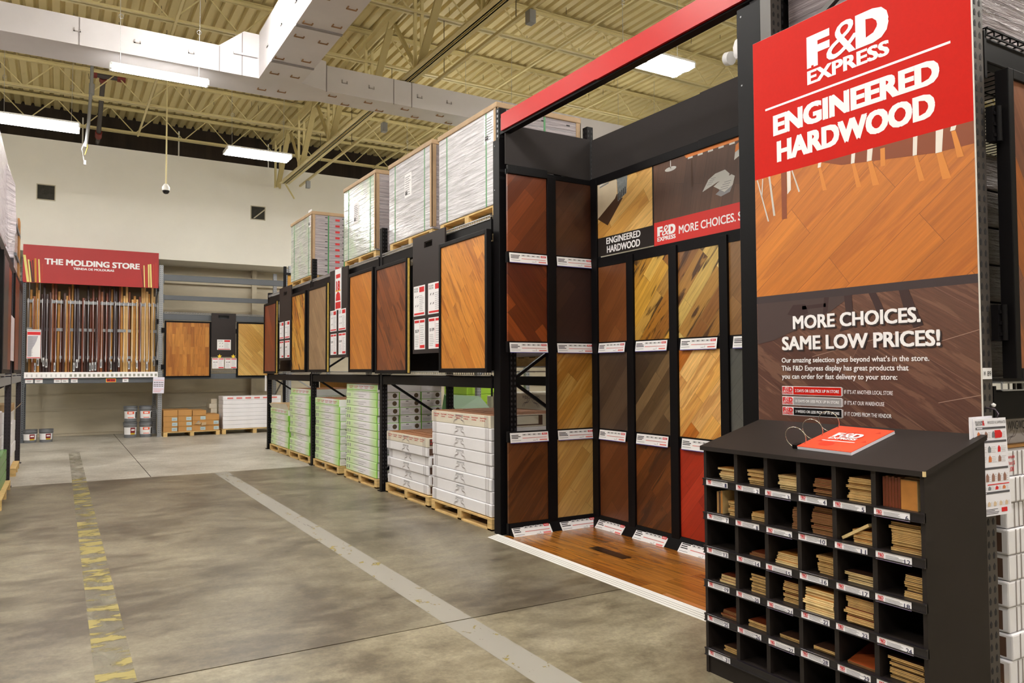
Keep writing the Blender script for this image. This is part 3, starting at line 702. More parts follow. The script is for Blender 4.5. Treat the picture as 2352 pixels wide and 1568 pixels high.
# ------------------------------------------------------------------ framed flooring panels on the rack front
def card_price(t, F, u, v, w, h, kind=0, red_=True, base=0):
    """shelf price card: white with a red head, print lines and a red foot"""
    t.fbox(F, u, u+w, v, v+h, 0, .002, base)
    if kind == 0:
        t.text(F, 'FLOOR', u+w*.06, u+w*.4, v+h*.88, v+h*.94, base+2, .003); t.text(F, 'DECOR', u+w*.06, u+w*.4, v+h*.80, v+h*.86, base+2, .003)
        t.quad(F, u+w*.52, u+w*.94, v+h*.78, v+h*.95, .003, base+1)
        for a in (.15, .34):
            for b in (.3, .6): t.poly(F, [(u+w*a, v+h*b), (u+w*(a+.06), v+h*(b+.02)), (u+w*(a+.1), v+h*(b+.08)), (u+w*(a+.04), v+h*(b+.06))], .003, base+3)
        t.lines(F, u+w*.52, u+w*.92, v+h*.16, v+h*.72, 9, base+2, .003, .2); t.quad(F, u+w*.06, u+w*.94, v+h*.04, v+h*.1, .003, base+1)
    else:
        t.quad(F, u+w*.04, u+w*.46, v+h*.88, v+h*.96, .003, base+1); t.quad(F, u+w*.54, u+w*.96, v+h*.88, v+h*.96, .003, base+1)
        t.quad(F, u+w*.495, u+w*.505, v+h*.03, v+h*.97, .003, base+1)
        t.text(F, '$2.29' if kind == 1 else '$1.89', u+w*.1, u+w*.44, v+h*.55, v+h*.66, base+3, .003)
        t.lines(F, u+w*.08, u+w*.44, v+h*.1, v+h*.5, 7, base+2, .003, .2); t.lines(F, u+w*.56, u+w*.92, v+h*.2, v+h*.84, 9, base+2, .003, .2)
        t.quad(F, u+w*.54, u+w*.96, v+h*.04, v+h*.14, .003, base+1)
CARDM = [white, redtag, ink, inkdark]
def framed(label, y0, y1, z0, z1, face, x=3.585, th=.055, fr=.045, edge=None):
    r = thing('framed_flooring_panel', label, 'flooring panel', (x, (y0+y1)/2, z0), 'framed flooring panels on the right aisle')
    F = FX(x); t = MB()
    t.fbox(F, -y1, -y1+fr, z0, z1, -th, 0); t.fbox(F, -y0-fr, -y0, z0, z1, -th, 0); t.fbox(F, -y1+fr, -y0-fr, z1-fr, z1, -th, 0); t.fbox(F, -y1+fr, -y0-fr, z0, z0+fr, -th, 0)
    fo = t.build('frame', black, r, .004)
    MB().fbox(F, -y1+fr, -y0-fr, z0+fr, z1-fr, -th+.004, -.012).build('plank_face', face, r)
    if edge: MB().box(x+.012, x+.03, y0-.028, y0-.002, z0+.01, z1-.01).build('plywood_edge', edge, r)
    for z in (z0+.2, z1-.3):
        t = MB(); t.tube([(x+.06, y1+.006, z), (x+.06, y1+.006, z+.09)], .012, 8); t.box(x+.03, x+.09, y1-.004, y1+.004, z, z+.09); t.build('hinge', black, fo)
    return r
ply = P('plywood edge', (196, 164, 78), .7, var=.2, vs=30)
w1 = wood('golden hickory', [(206, 132, 52), (224, 152, 66), (190, 114, 42)], 'X', -52, .12, 1.1, .25, (128, 66, 22), .5, 1, .34, calm=.5)
w2 = wood('brown walnut mix', [(150, 84, 40), (128, 66, 32), (170, 100, 52), (104, 54, 30)], 'X', -52, .1, .7, .3, (70, 34, 20), .6, 2, .34, calm=.5)
w3 = wood('amber oak', [(204, 128, 48), (186, 112, 40), (214, 142, 60)], 'X', -50, .12, .9, .25, (150, 84, 30), .3, 3, .34, calm=.5)
w4 = wood('grey taupe oak', [(160, 130, 96), (176, 146, 108), (144, 114, 84)], 'X', -50, .12, .9, .3, (120, 92, 66), .3, 4, .4, calm=.5)
w5 = wood('bold yellow acacia', [(216, 150, 50), (228, 176, 80), (190, 118, 34)], 'X', -54, .09, .7, .35, (70, 34, 12), .85, 5, .34)
w6 = wood('red mahogany', [(124, 54, 26), (112, 46, 22), (138, 62, 32)], 'X', -52, .12, 1.0, .2, None, 0, 6, .32)
framed('large golden hickory framed panel beside the black display post', 6.50, 7.60, 1.57, 2.985, w1)
framed('dark and reddish brown framed panel left of the hanging board', 8.50, 9.57, 1.555, 2.96, w2, edge=ply)
framed('amber oak framed panel, third from the display post', 9.66, 10.65, 1.57, 2.985, w3)
framed('grey taupe framed panel with a plywood edge', 11.70, 12.75, 1.57, 2.98, w4, edge=ply)
framed('bold yellow and dark streaked narrow framed panel', 12.90, 13.83, 1.57, 2.97, w5)
framed('dark red framed panel at the far end of the right aisle', 14.95, 15.96, 1.545, 2.955, w6, edge=ply)
def hangboard(label, y0, y1, z0, z1, x, cards, sale=None):
    r = thing('hanging_sign_board', label, 'sign board', (x, (y0+y1)/2, z0), 'dark boards hung between the panels')
    F = FX(x); a, b = -y1, -y0; m = (a+b)/2; t = MB()
    hu, hv = .11, .035; zc = z1-.12; th = .018
    for q in ((a, b, z0, zc-hv), (a, m-hu, zc-hv, zc+hv), (m+hu, b, zc-hv, zc+hv), (a, b, zc+hv, z1)): t.fbox(F, q[0], q[1], q[2], q[3], -th, 0)
    t.build('board', darkbrown, r)
    t = MB(); t.box(x+.018, x+.045, y0+.1, y1-.1, z1-.02, z1+.0); t.build('hook_rail', black, r)
    for (u, v, w, h, k) in cards:
        t = MB(); card_price(t, F, a+u, z0+v, w, h, k); t.build('price_card', CARDM, r)
    if sale:
        u, v = sale; t = MB(); t.fbox(F, a+u, a+u+.3, z0+v, z0+v+.62, 0, .003)
        t.quad(F, a+u+.05, a+u+.25, z0+v+.48, z0+v+.54, .004, 1); t.quad(F, a+u+.03, a+u+.27, z0+v+.02, z0+v+.12, .004, 1)
        t.prism(F, [(a+u+.04, z0+v+.14), (a+u+.26, z0+v+.14), (a+u+.24, z0+v+.24), (a+u+.15, z0+v+.28), (a+u+.06, z0+v+.24)], .003, .005, 1)
        t.text(F, '18', a+u+.06, a+u+.24, z0+v+.29, z0+v+.44, 1, .005, .05); t.quad(F, a+u+.03, a+u+.27, z0+v+.28, z0+v+.3, .004, 4)
        t.build('sale_card', CARDM+[P('yellow print', (244, 200, 60), .6)], r)
    return r
CC = [(.03, .44, .34, .40, 0), (.45, .44, .38, .40, 0), (.05, .02, .32, .40, 1), (.46, .02, .37, .40, 2)]
hangboard('hanging board with four price cards beside the large golden panel', 7.47, 8.345, 1.79, 3.16, 3.6, [(u*.98, v*.93+.03, w*.95, h*.88, k) for u, v, w, h, k in CC])
hangboard('hanging board with a red and yellow sale card numbered 18', 10.72, 11.57, 1.79, 3.13, 3.6, [(u*.95, v*.85+.03, w*.9, h*.8, k) for u, v, w, h, k in CC], (.26, .72))
hangboard('farthest hanging board with four small price cards', 13.87, 14.73, 1.79, 3.16, 3.6, [(u*.95, v*.85+.03, w*.9, h*.8, k) for u, v, w, h, k in CC])
# black sheets added for the darkness behind panels; small things seen through the rack
tag(MB().box(3.9, 3.93, 6.6, 9.5, 1.586, 2.95).build('backing_sheet', black), 'black sheet added for the darkness behind the golden and brown framed panels', 'board')
tag(MB().box(3.9, 3.93, 9.7, 11.3, 1.586, 2.95).build('backing_sheet', black), 'black sheet added for the darkness behind the amber framed panel', 'board')
tag(MB().box(3.9, 3.93, 13.0, 15.9, 1.586, 2.95).build('backing_sheet', black), 'black sheet added for the darkness behind the far framed panels', 'board')
t = MB(); t.box(3.64, 3.66, 7.62, 7.66, 1.82, 1.86, 0); t.box(3.645, 3.655, 7.63, 7.65, 1.68, 1.82, 0); t.box(3.64, 3.665, 7.615, 7.665, 1.74, 1.79, 0)
tag(t.build('latch', gold), 'small brass latch at the lower left corner of the large golden panel', 'latch')
tag(MB().box(3.655, 3.66, 15.99, 16.13, 1.18, 1.5).build('paper_tag', white), 'small white paper tag on the end post of the right aisle', 'tag')

# ------------------------------------------------------------------ the run behind: cartons seen through the lower bays
glim = P('bright lime carton', (168, 214, 60), .5)
for i in range(9): tag(MB().box(6.2, 7.2, 11.98, 12.9, .002+i*.145, .143+i*.145).build('lime_carton', glim, None, .008), '%s bright lime carton in the stack seen far through the lower bay' % fromtop(i, 9), 'carton', 'lime cartons behind the racks')
t = MB(); t.box(4.9, 5.7, 13.15, 15.6, 0, 1.12, 0)
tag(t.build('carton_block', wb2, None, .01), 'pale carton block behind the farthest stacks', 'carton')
g = MB().box(4.9, 5.6, 15.0, 15.9, 1.125, 1.32); F = FY(15.0); F2 = FX(4.9); g.quad(F2, -15.6, -15.15, 1.2, 1.25, .001, 1)
tag(g.build('green_carton', [P('green carton', (70, 160, 44), .5), redtext], None, .008), 'green carton with red print behind the far stacks', 'carton')
tag(MB().box(4.74, 4.76, 13.0, 15.9, .95, 1.41).build('plywood_sheet', P('yellow plywood', (176, 128, 50), .7, var=.15)), 'yellow plywood sheet behind the farthest box stacks', 'board')
t = MB(); t.add([(4.78, 9.55, 1.02), (5.25, 9.4, 1.05), (5.25, 9.75, 1.22), (4.78, 9.95, 1.25), (4.8, 9.6, .85), (5.25, 9.4, .85), (5.25, 9.95, .85), (4.78, 10.1, .85)], [(0, 1, 2, 3), (4, 5, 1, 0), (5, 6, 2, 1), (7, 4, 0, 3), (6, 7, 3, 2), (7, 6, 5, 4)])
tag(t.build('green_carton', P('mid green carton', (52, 104, 34), .5), None, .006), 'tilted green carton behind the rear post of the nearest bay', 'carton')
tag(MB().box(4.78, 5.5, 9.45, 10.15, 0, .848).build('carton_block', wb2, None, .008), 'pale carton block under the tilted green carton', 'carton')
upright('steel_rack_upright', 'grey steel rack frame seen far through the lower bay', 6.3, 7.3, 11.75, 3.0, steel, True)
for i in range(4):
    g = MB().box(5.9, 6.9, 9.3, 10.7, .002+i*.297, .294+i*.297); F = FX(5.9)
    for k in range(3): g.quad(F, -10.65+k*.04, -10.64+k*.04, .01+i*.297, .285+i*.297, .001, 1)
    tag(g.build('flooring_carton', [wbd, stripe], None, .01), '%s cream striped carton behind the tall white stack' % fromtop(i, 4), 'carton', 'cream striped cartons behind')
# things seen through the empty display frame
wbx = 5.1
def seen(nm, lab, x0, x1, y0, y1, z0, z1, m, text=None):
    g = MB().box(x0, x1, y0, y1, z0, z1); F = FY(y0)
    if text == 'label':
        g.quad(F, x0+.15, x0+.75, z0+.04, z1-.04, .001, 1); g.quad(F, x0+.23, x0+.67, z0+.06, z1-.06, .002, 2); g.text(F, 'Wood', x0+.02, x0+.12, z0+.12, z0+.16, 3); g.text(F, '$1.00', x0+.02, x0+.12, z0+.06, z0+.1, 3)
    if text == 'swoosh': F = FX(x0); swoosh(g, F, -7.95, (z0+z1)/2, .4, 1); g.text(F, 'WINGWOOD', -8.15, -7.75, z1-.06, z1-.02, 1)
    return tag(g.build(nm, [m, stripe, white, redtext], None, .008), lab, 'carton')
# ================================================================== the walk-in display bay
def post_clad(nm, lab, x0, x1, y0, y1, h):
    r = thing(nm, lab, 'post', ((x0+x1)/2, (y0+y1)/2, 0))
    MB().box(x0, x1, y0, y1, 0, h).build('cladding', black, r, .004)
    t = MB(); t.box(x0+.02, x0+.1, y0+.03, y0+.1, h, h+.32)
    for k in range(6): t.prism(FX(x0+.02), [(-y0-.075, h+.03+k*.05), (-y0-.055, h+.03+k*.05), (-y0-.055, h+.055+k*.05), (-y0-.075, h+.055+k*.05)], 0, .001, 1)
    t.build('post_top', [black, steel], r)
    t = MB()
    for z in (h-.06, h-.5): t.prism(FX(x0), [(-y1+.03, z), (-y1+.04, z), (-y1+.04, z+.01), (-y1+.03, z+.01)], 0, .002)
    t.build('screw', steel, r)
    return r
post_clad('display_post', 'tall glossy black post at the far corner of the display, beside the white boxes', 3.68, 3.785, 6.41, 6.535, 3.87)
pg = post_clad('display_post', 'wide black post at the near corner of the display, left of the red sign', 3.68, 3.76, 3.17, 3.36, 3.88)
# frames of the two panel walls
def rails(name, lab, F, us, zs, u0, u1, z1, loc):
    r = thing(name, lab, 'display wall', loc)
    for a, b in us: MB().fbox(F, a, b, .02, z1 if not isinstance(z1, dict) else z1.get(a, 3.5), -.03, .028).build('mullion', black, r, .003)
    for a, b, c, d in zs: MB().fbox(F, c, d, a, b, -.03, .012).build('rail', black, r)
    return r
FS = FY(6.30); FB = FX(4.72)
SC_ = [(3.705, 4.155), (4.257, 4.712)]
BCY = [(6.185, 5.722), (5.622, 5.128), (5.027, 4.522), (4.43, 3.93), (3.835, 3.38)]
ROWS = [(.13, .902), (1.003, 1.767), (1.872, 2.635), (2.742, 3.50)]
rails('sample_wall', 'black panel frame on the far side of the display', FS, [(4.156, 4.256), (4.713, 4.74)], [(a, b, 3.70, 4.74) for a, b in ((.0, .13), (.902, 1.003), (1.767, 1.872), (2.635, 2.742), (3.50, 3.55))], 3.7, 4.74, 3.52, (4.2, 6.3, 0))
rails('sample_wall', 'black panel frame along the back of the display', FB, [(-BCY[i][1], -BCY[i+1][0]) for i in range(4)]+[(-6.28, -6.186)], [(a, b, -6.28, -3.36) for a, b in ((.0, .13), (.902, 1.003), (1.767, 1.872), (2.635, 2.73))], -6.3, -3.3, {-6.28: 3.54, -BCY[0][1]: 2.7, -BCY[1][1]: 2.7, -BCY[2][1]: 2.7, -BCY[3][1]: 2.7}, (4.72, 4.9, 0))
# sample panels
R = (30, 14, 8)
WSP = {
 's00': ('deep red-brown', [(112, 54, 24), (130, 64, 28), (98, 46, 20)], 50, .15, 1.2, .22, None),
 's01': ('dark chocolate', [(72, 42, 28), (64, 36, 24), (80, 48, 32)], 50, .14, 1.2, .2, None),
 's10': ('glossy cherry-brown', [(112, 46, 18), (82, 32, 14), (140, 66, 26), (94, 38, 16)], -50, .12, .9, .3, None),
 's11': ('almost black', [(52, 34, 30), (46, 30, 27), (58, 38, 32)], 50, .12, .6, .15, None),
 's21': ('honey oak with silver grain', [(176, 124, 52), (160, 108, 42), (188, 138, 62), (126, 78, 32)], 50, .15, .8, .35, (206, 168, 96)),
 's30': ('dark walnut brown', [(96, 56, 26), (84, 48, 22), (106, 62, 30)], 50, .17, 1.3, .25, (130, 74, 30)),
 's31': ('pale natural maple', [(206, 166, 98), (190, 146, 78), (216, 180, 116)], 50, .13, 1.1, .25, (168, 120, 58)),
 'b10': ('medium chestnut brown', [(118, 68, 34), (108, 60, 30), (128, 76, 38)], 48, .14, .9, .22, None),
 'b11': ('yellow with bold black streaks', [(196, 146, 56), (178, 124, 42), (158, 106, 40), (208, 162, 74)], 48, .12, .7, .3, (46, 24, 14)),
 'b12': ('pale tan with dark brown streaks', [(196, 160, 88), (206, 172, 104), (140, 90, 48), (176, 132, 66)], 48, .13, .7, .3, (58, 32, 18)),
 'b13': ('half-hidden brown oak', [(134, 96, 56), (148, 108, 64)], 48, .14, .9, .25, None),
 'b20': ('dark grey-brown', [(74, 58, 46), (84, 66, 52), (68, 52, 42)], 48, .13, .8, .2, None),
 'b21': ('olive and grey mixed', [(88, 66, 42), (108, 84, 56), (76, 58, 38), (70, 52, 36)], 48, .11, .6, .25, (60, 46, 32)),
 'b22': ('bright golden pecan', [(226, 168, 88), (212, 150, 70), (232, 180, 106), (196, 124, 50)], 48, .13, .6, .3, (150, 70, 24)),
 'b23': ('slate grey', [(88, 88, 84), (96, 96, 92), (82, 82, 80)], 48, .14, .9, .15, None),
 'b30': ('plain dark brown', [(96, 52, 28), (88, 46, 24), (104, 58, 32)], 48, .14, 1.0, .18, None),
 'b31': ('mixed dark and tan', [(96, 52, 22), (122, 70, 30), (82, 44, 20), (112, 62, 26)], 48, .1, .6, .28, (62, 36, 20)),
 'b32': ('vivid red', [(168, 46, 24), (150, 38, 20), (180, 54, 30)], 48, .14, .9, .2, None),
}
WHERE = {'s0': 'top row of the far wall', 's1': 'second row of the far wall', 's2': 'third row of the far wall', 's3': 'bottom row of the far wall', 'b1': 'top row of the back wall', 'b2': 'middle row of the back wall', 'b3': 'bottom row of the back wall'}
hot = P('pink print', (224, 120, 116), .6); lgr = P('light grey print', (196, 194, 196), .6)
def price_strip(F, u0, u1, v0, v1, tilt, label):
    """white strip: product name, four grey price fields, a red field, a slider line, a blue lower edge"""
    G = Fr(F.p(u0, v0, .03 if tilt < .3 else .1), F.U, (F.V*math.cos(tilt)-F.N*math.sin(tilt)))
    w, h = u1-u0, (v1-v0)/math.cos(tilt) if tilt < 1 else v1-v0
    t = MB(); t.fbox(G, 0, w, 0, h, -.003, 0); t.quad(G, 0, w, -.006, 0, 0, 6)
    t.lines(G, w*.03, w*.28, h*.42, h*.86, 3, 3, .001, .5); t.lines(G, w*.03, w*.27, h*.2, h*.28, 1, 2, .001, .5, 0)
    for i in range(4): t.quad(G, w*(.31+i*.13), w*(.31+i*.13+.115), h*.68, h*.86, .001, 4); t.quad(G, w*(.34+i*.13), w*(.38+i*.13), h*.74, h*.8, .002, 3)
    t.quad(G, w*.83, w*.97, h*.68, h*.88, .001, 1); t.text(G, 'PRICE', w*.85, w*.95, h*.73, h*.83, 0, .002)
    t.quad(G, w*.31, w*.95, h*.4, h*.46, .001, 5); t.quad(G, w*.42, w*.86, h*.42, h*.44, .002, 2)
    t.quad(G, w*.68, w*.69, h*.12, h*.3, .001, 2); t.quad(G, w*.58, w*.66, h*.13, h*.17, .001, 2); t.quad(G, w*.76, w*.96, h*.12, h*.24, .001, 5)
    return tag(t.build('price_strip', [white, redtag, ink, inkdark, lgr, hot, P('blue strip edge', (60, 50, 140), .5)]), label, 'price label', 'price strips in the display')
def sample(key, F, u0, u1, row, i):
    desc, cols, ang, pw, pl, gr, st = WSP[key]
    z0, z1 = ROWS[row]
    m = wood('panel '+key, cols, 'Y' if F is FS else 'X', ang, pw, pl, gr, st, .9 if st and sum(st) < 130 else .35, i*1.9+3, .34, calm=-.5 if key in ('s10', 's21', 's31', 'b11', 'b12', 'b21', 'b22', 'b31', 's30') else 0)
    tag(MB().fbox(F, u0, u1, z0, z1, -.02, .006).build('flooring_sample_panel', m, None, .002), desc+' flooring panel in the '+WHERE[key[:2]], 'flooring sample', 'sample panels in the display')
i = 0
short = lambda k: WSP[k][0].split(',')[0]
for row, hh in ((0, 's3'), (1, 's2'), (2, 's1'), (3, 's0')):
    for ci, (a, b) in enumerate(SC_):
        i += 1; k = hh+str(ci)
        if k in WSP: sample(k, FS, a, b, row, i)
        z = ROWS[row][0]
        nm = ('below the %s panel of the far wall' % short(k)) if k in WSP else 'below the empty opening of the far wall'
        price_strip(FS, a+.01, b-.005, z-.105 if row else .008, z-.012 if row else .108, math.radians(8) if row else math.radians(38), 'white price strip '+nm)
for row, hh in ((0, 'b3'), (1, 'b2'), (2, 'b1')):
    for ci, (a, b) in enumerate(BCY):
        k = hh+str(ci)
        if k not in WSP: continue
        i += 1; sample(k, FB, -a, -b, row, i)
        z = ROWS[row][0]
        nm = 'below the %s panel of the back wall' % short(k)
        price_strip(FB, -a+.015+.012*ci, -b-.035, z-.105 if row else .008, z-.012 if row else .108, math.radians(8) if row else math.radians(38), 'white price strip '+nm)
# sloped black kick boards behind the lowest strips
for F, a, b, l in ((FS, 3.71, 4.70, 'far wall'), (FB, -6.25, -3.38, 'back wall')):
    t = MB(); t.add([F.p(a, .0, .09), F.p(b, .0, .09), F.p(b, .13, .012), F.p(a, .13, .012), F.p(a, 0, .01), F.p(b, 0, .01)], [(0, 1, 2, 3), (0, 3, 4), (1, 5, 2), (0, 4, 5, 1)])
    tag(t.build('kick_board', black), 'sloped black kick board along the foot of the display %s' % l, 'kick board')
# valances and header beams
fab = P('black fabric', (56, 52, 52), .9, var=.06, vs=40, stretch=(1, 1, 6), spec=.2)
MBv = MB().add([(3.70, 6.32, 3.60), (4.72, 6.32, 3.55), (4.72, 6.32, 3.99), (3.70, 6.32, 3.99), (3.70, 6.335, 3.60), (4.72, 6.335, 3.55), (4.72, 6.335, 3.99), (3.70, 6.335, 3.99)], [(0, 1, 2, 3), (7, 6, 5, 4), (3, 2, 6, 7), (1, 5, 6, 2), (0, 4, 5, 1), (0, 3, 7, 4)])
tag(MBv.build('fabric_valance', fab), 'dark grey fabric valance over the far side wall of the display', 'valance')
t = MB(); t.box(4.735, 4.75, 4.74, 6.31, 3.53, 3.98); t.box(4.73, 4.745, 3.2, 4.745, 3.53, 3.985)
tag(t.build('fabric_valance', fab), 'long dark grey fabric valance over the back wall of the display', 'valance')
tag(MB().box(3.82, 4.72, 3.16, 3.175, 3.45, 4.0).build('fabric_valance', fab), 'dark grey fabric valance behind the top of the red sign', 'valance')
tag(MB().box(4.70, 4.74, 4.74, 6.30, 3.48, 3.56).build('header_rail', black, None, .004), 'black rail under the back valance, left piece', 'rail')
tag(MB().box(4.695, 4.74, 3.2, 4.74, 3.48, 3.565).build('header_rail', black, None, .004), 'black rail under the back valance, right piece', 'rail')
tag(MB().box(3.70, 4.16, 6.275, 6.31, 3.50, 3.585).build('header_rail', black, None, .004), 'black rail above the top left panel of the far wall', 'rail')
t = MB(); t.box(4.76, 4.84, 3.0, 3.08, 0, 4.1); t.box(3.8, 4.8, 3.02, 3.08, 4.02, 4.14)
r = thing('header_beam', 'black beam and bracket at the top behind the red sign', 'rack beam', (4.3, 3.05, 4.0))
MB().box(3.62, 4.85, 3.09, 3.15, 4.03, 4.15).build('rail', black, r, .006)
for k in range(5): MB().box(3.9+k*.2, 4.02+k*.2, 3.06, 3.09, 4.06, 4.1).build('tab', black, r)
upright('rack_upright', 'black rack frame standing behind the left edge of the red sign', 3.75, 4.78, 3.12, 4.6, black, True, None, .08)
post4 = upright('rack_upright', 'black rack frame at the inner far corner of the display', 3.83, 4.79, 6.45, 4.16, black, True, None, .08)
r = thing('header_beam', 'red-faced header beam across the top of the display front', 'rack beam', (3.7, 4.8, 3.9))
MB().box(3.69, 3.765, 3.0, 6.41, 3.905, 4.07).build('rail', black, r, .004)
redf = P('red fascia', (182, 22, 22), .36, spec=.3)
MB().box(3.672, 3.69, 4.82, 6.36, 3.93, 4.092).build('fascia', redf, r); MB().box(3.668, 3.69, 3.0, 4.825, 3.922, 4.092).build('fascia', redf, r)
# posters on the back wall of the bay
Fp = FX(4.712)
pw_ = wood('printed pale floor', [(226, 172, 90), (214, 156, 76), (234, 188, 112)], 'X', 30, .16, .9, .2, (176, 112, 46), .35, 2, .5)
pdk = wood('printed dark floor', [(92, 62, 46), (84, 56, 42), (100, 68, 50)], 'X', 78, .12, .9, .18, None, 0, 3, .5)
skin_white = P('printed bedspread', (224, 206, 178), .6, var=.1, vs=3); pgrey = P('printed throw', (132, 136, 138), .6, var=.3, vs=30); pshadow = P('printed dark brown', (74, 46, 26), .6); porange = P('printed orange ledge', (214, 124, 54), .6, var=.15, vs=12)
r = thing('poster', 'square poster of a bed corner on a pale wood floor, reading ENGINEERED HARDWOOD', 'poster', (4.71, 5.76, 2.74))
t = MB(); t.fbox(Fp, -6.183, -5.342, 2.745, 3.545, -.01, 0); t.build('backing', blackmatte, r)
t = MB(); t.quad(Fp, -6.183, -5.35, 2.93, 3.535, .001, 0)
t.poly(Fp, [(-6.183, 3.13), (-6.02, 3.04), (-5.78, 3.27), (-5.87, 3.33), (-5.90, 3.29)], .0016, 3)
t.poly(Fp, [(-6.183, 3.13), (-5.90, 3.29), (-5.87, 3.33), (-5.87, 3.535), (-6.183, 3.535)], .002, 1)
t.poly(Fp, [(-5.92, 3.535), (-5.865, 3.46), (-5.855, 3.25), (-5.72, 3.31), (-5.70, 3.535)], .003, 2)
for k in range(5): t.quad(Fp, -5.85+k*.026, -5.838+k*.026, 3.262+k*.011, 3.33+k*.011, .0034, 4)
for k in range(4): t.poly(Fp, [(-6.15, 3.44+k*.022), (-6.0, 3.46+k*.022), (-5.99, 3.475+k*.022), (-6.14, 3.455+k*.022)], .003, 5 if k % 2 else 2)
t.build('photo_print', [pw_, skin_white, pgrey, pshadow, inkdark, white], r)
for q in (('ENGINEERED', -6.045, -5.522, 2.852, 2.917), ('HARDWOOD', -6.036, -5.529, 2.763, 2.834)): t = MB(); t.text(Fp, *q, 0, .002, .03); t.build('lettering', white, r)
r = thing('poster', 'wide poster of newspapers on a dark wood floor with a red MORE CHOICES. band', 'poster', (4.71, 4.4, 2.72))
t = MB(); t.fbox(Fp, -5.335, -3.36, 2.72, 3.52, -.01, 0); t.build('backing', black, r)
t = MB(); t.quad(Fp, -5.33, -3.37, 2.945, 3.515, .001, 0); t.quad(Fp, -5.33, -3.37, 2.722, 2.945, .0012, 1)
t.poly(Fp, [(-4.56, 3.06), (-4.46, 3.11), (-4.36, 3.12), (-4.40, 3.05), (-4.50, 3.03)], .0018, 3)
t.poly(Fp, [(-4.71, 3.11), (-4.64, 3.20), (-4.56, 3.235), (-4.53, 3.16), (-4.60, 3.14)], .002, 2); t.poly(Fp, [(-4.56, 3.235), (-4.45, 3.245), (-4.40, 3.20), (-4.42, 3.16), (-4.53, 3.16)], .0022, 2)
t.poly(Fp, [(-4.58, 3.13), (-4.53, 3.155), (-4.38, 3.19), (-4.345, 3.17), (-4.37, 3.10), (-4.46, 3.06)], .0021, 2)
for k in range(4): t.quad(Fp, -4.52+k*.02, -4.42+k*.012, 3.085+k*.018, 3.09+k*.018, .0026, 3); t.quad(Fp, -4.655+k*.015, -4.60+k*.015, 3.155+k*.015, 3.159+k*.015, .0027, 3)
t.poly(Fp, [(-4.35, 3.30), (-4.2, 3.36), (-4.2, 3.46), (-4.33, 3.41)], .002, 2); t.poly(Fp, [(-4.34, 3.36), (-4.2, 3.41), (-4.2, 3.47), (-4.33, 3.42)], .003, 4)
t.poly(Fp, [(-4.95, 3.515), (-4.9, 3.45), (-3.4, 3.45), (-3.4, 3.515)], .002, 4)
for k in range(12): t.quad(Fp, -4.88+k*.12, -4.82+k*.12, 3.435, 3.45, .002, 2)
t.poly(Fp, [(-5.1+.075*math.cos(a*math.pi/8), 3.40+.02*math.sin(a*math.pi/8)) for a in range(16)], .002, 2); t.quad(Fp, -5.105, -5.095, 3.4, 3.515, .002, 2); t.quad(Fp, -5.33, -4.98, 3.49, 3.515, .0025, 2)
t.quad(Fp, -4.84, -4.825, 3.18, 3.42, .002, 5)
t.build('photo_print', [pdk, red, P('newsprint', (206, 204, 200), .6), ink, porange, pshadow], r)
def logo(t, F, u0, u1, v0, v1, mi, b=.075):
    """bold F, slanting ampersand, bold D over a spaced EXPRESS line"""
    w, h = u1-u0, v1-v0; vm = v0+h*.34
    t.text(F, 'F', u0, u0+w*.30, vm, v1, mi, .002, b); t.text(F, '&', u0+w*.26, u0+w*.66, vm-h*.01, v1+h*.01, mi, .003, .0, .25); t.text(F, 'D', u0+w*.62, u1, vm, v1, mi, .0025, b)
    t.text(F, 'EXPRESS', u0, u1, v0, v0+h*.29, mi, .002, .04)
t = MB(); logo(t, Fp, -5.286, -5.045, 2.766, 2.90, 0); t.build('logo', white, r)
for q in (('MORE CHOICES.', -5.004, -4.343), ('SAME LOW PRICES!', -4.318, -3.47)): t = MB(); t.text(Fp, *q, 2.795, 2.868, 0, .002, .02); t.build('lettering', white, r)
# hardwood floor of the bay and its white edge
fl = wood('display floor', [(160, 100, 38), (172, 110, 42), (150, 90, 34), (164, 104, 40), (180, 120, 54)], 'Z', 90, .125, .9, .4, (104, 54, 22), .45, 4, .16, (46, 24, 10))
t = MB(); t.box(3.66, 4.72, 3.2, 6.31, 0, .018, 0); t.add([(4.05, 5.5, .019), (4.16, 5.5, .019), (4.16, 5.02, .019), (4.05, 5.02, .019)], [(3, 2, 1, 0)], 1)
t.box(3.662, 3.70, 3.2, 4.1, .018, .020, 2)
tag(t.build('display_floor', [fl, wood('dark plank', [(48, 30, 18), (56, 36, 22)], 'Z', 90, .12, 2, .4, (40, 24, 16), .5, 8, .2), P('lighter edge plank', (186, 120, 66), .3, var=.1)]), 'glossy honey-brown plank floor inside the display bay', 'wood floor', None)
t = MB(); t.add([(3.54, 3.0, 0), (3.655, 3.0, .018), (3.655, 6.42, .018), (3.54, 6.42, 0), (3.655, 3.0, 0), (3.655, 6.42, 0)], [(0, 1, 2, 3), (1, 4, 5, 2), (0, 4, 1), (3, 2, 5)])
for k in range(4): t.add([(3.562+k*.024, 3.0, .0036+k*.0037), (3.567+k*.024, 3.0, .0044+k*.0037), (3.567+k*.024, 6.42, .0044+k*.0037), (3.562+k*.024, 6.42, .0036+k*.0037)], [(0, 1, 2, 3)], 1)
tag(t.build('transition_strip', [P('white ribbed strip', (232, 230, 226), .5), P('groove', (150, 148, 146), .6)]), 'white grooved transition strip along the edge of the wood floor', 'floor strip')
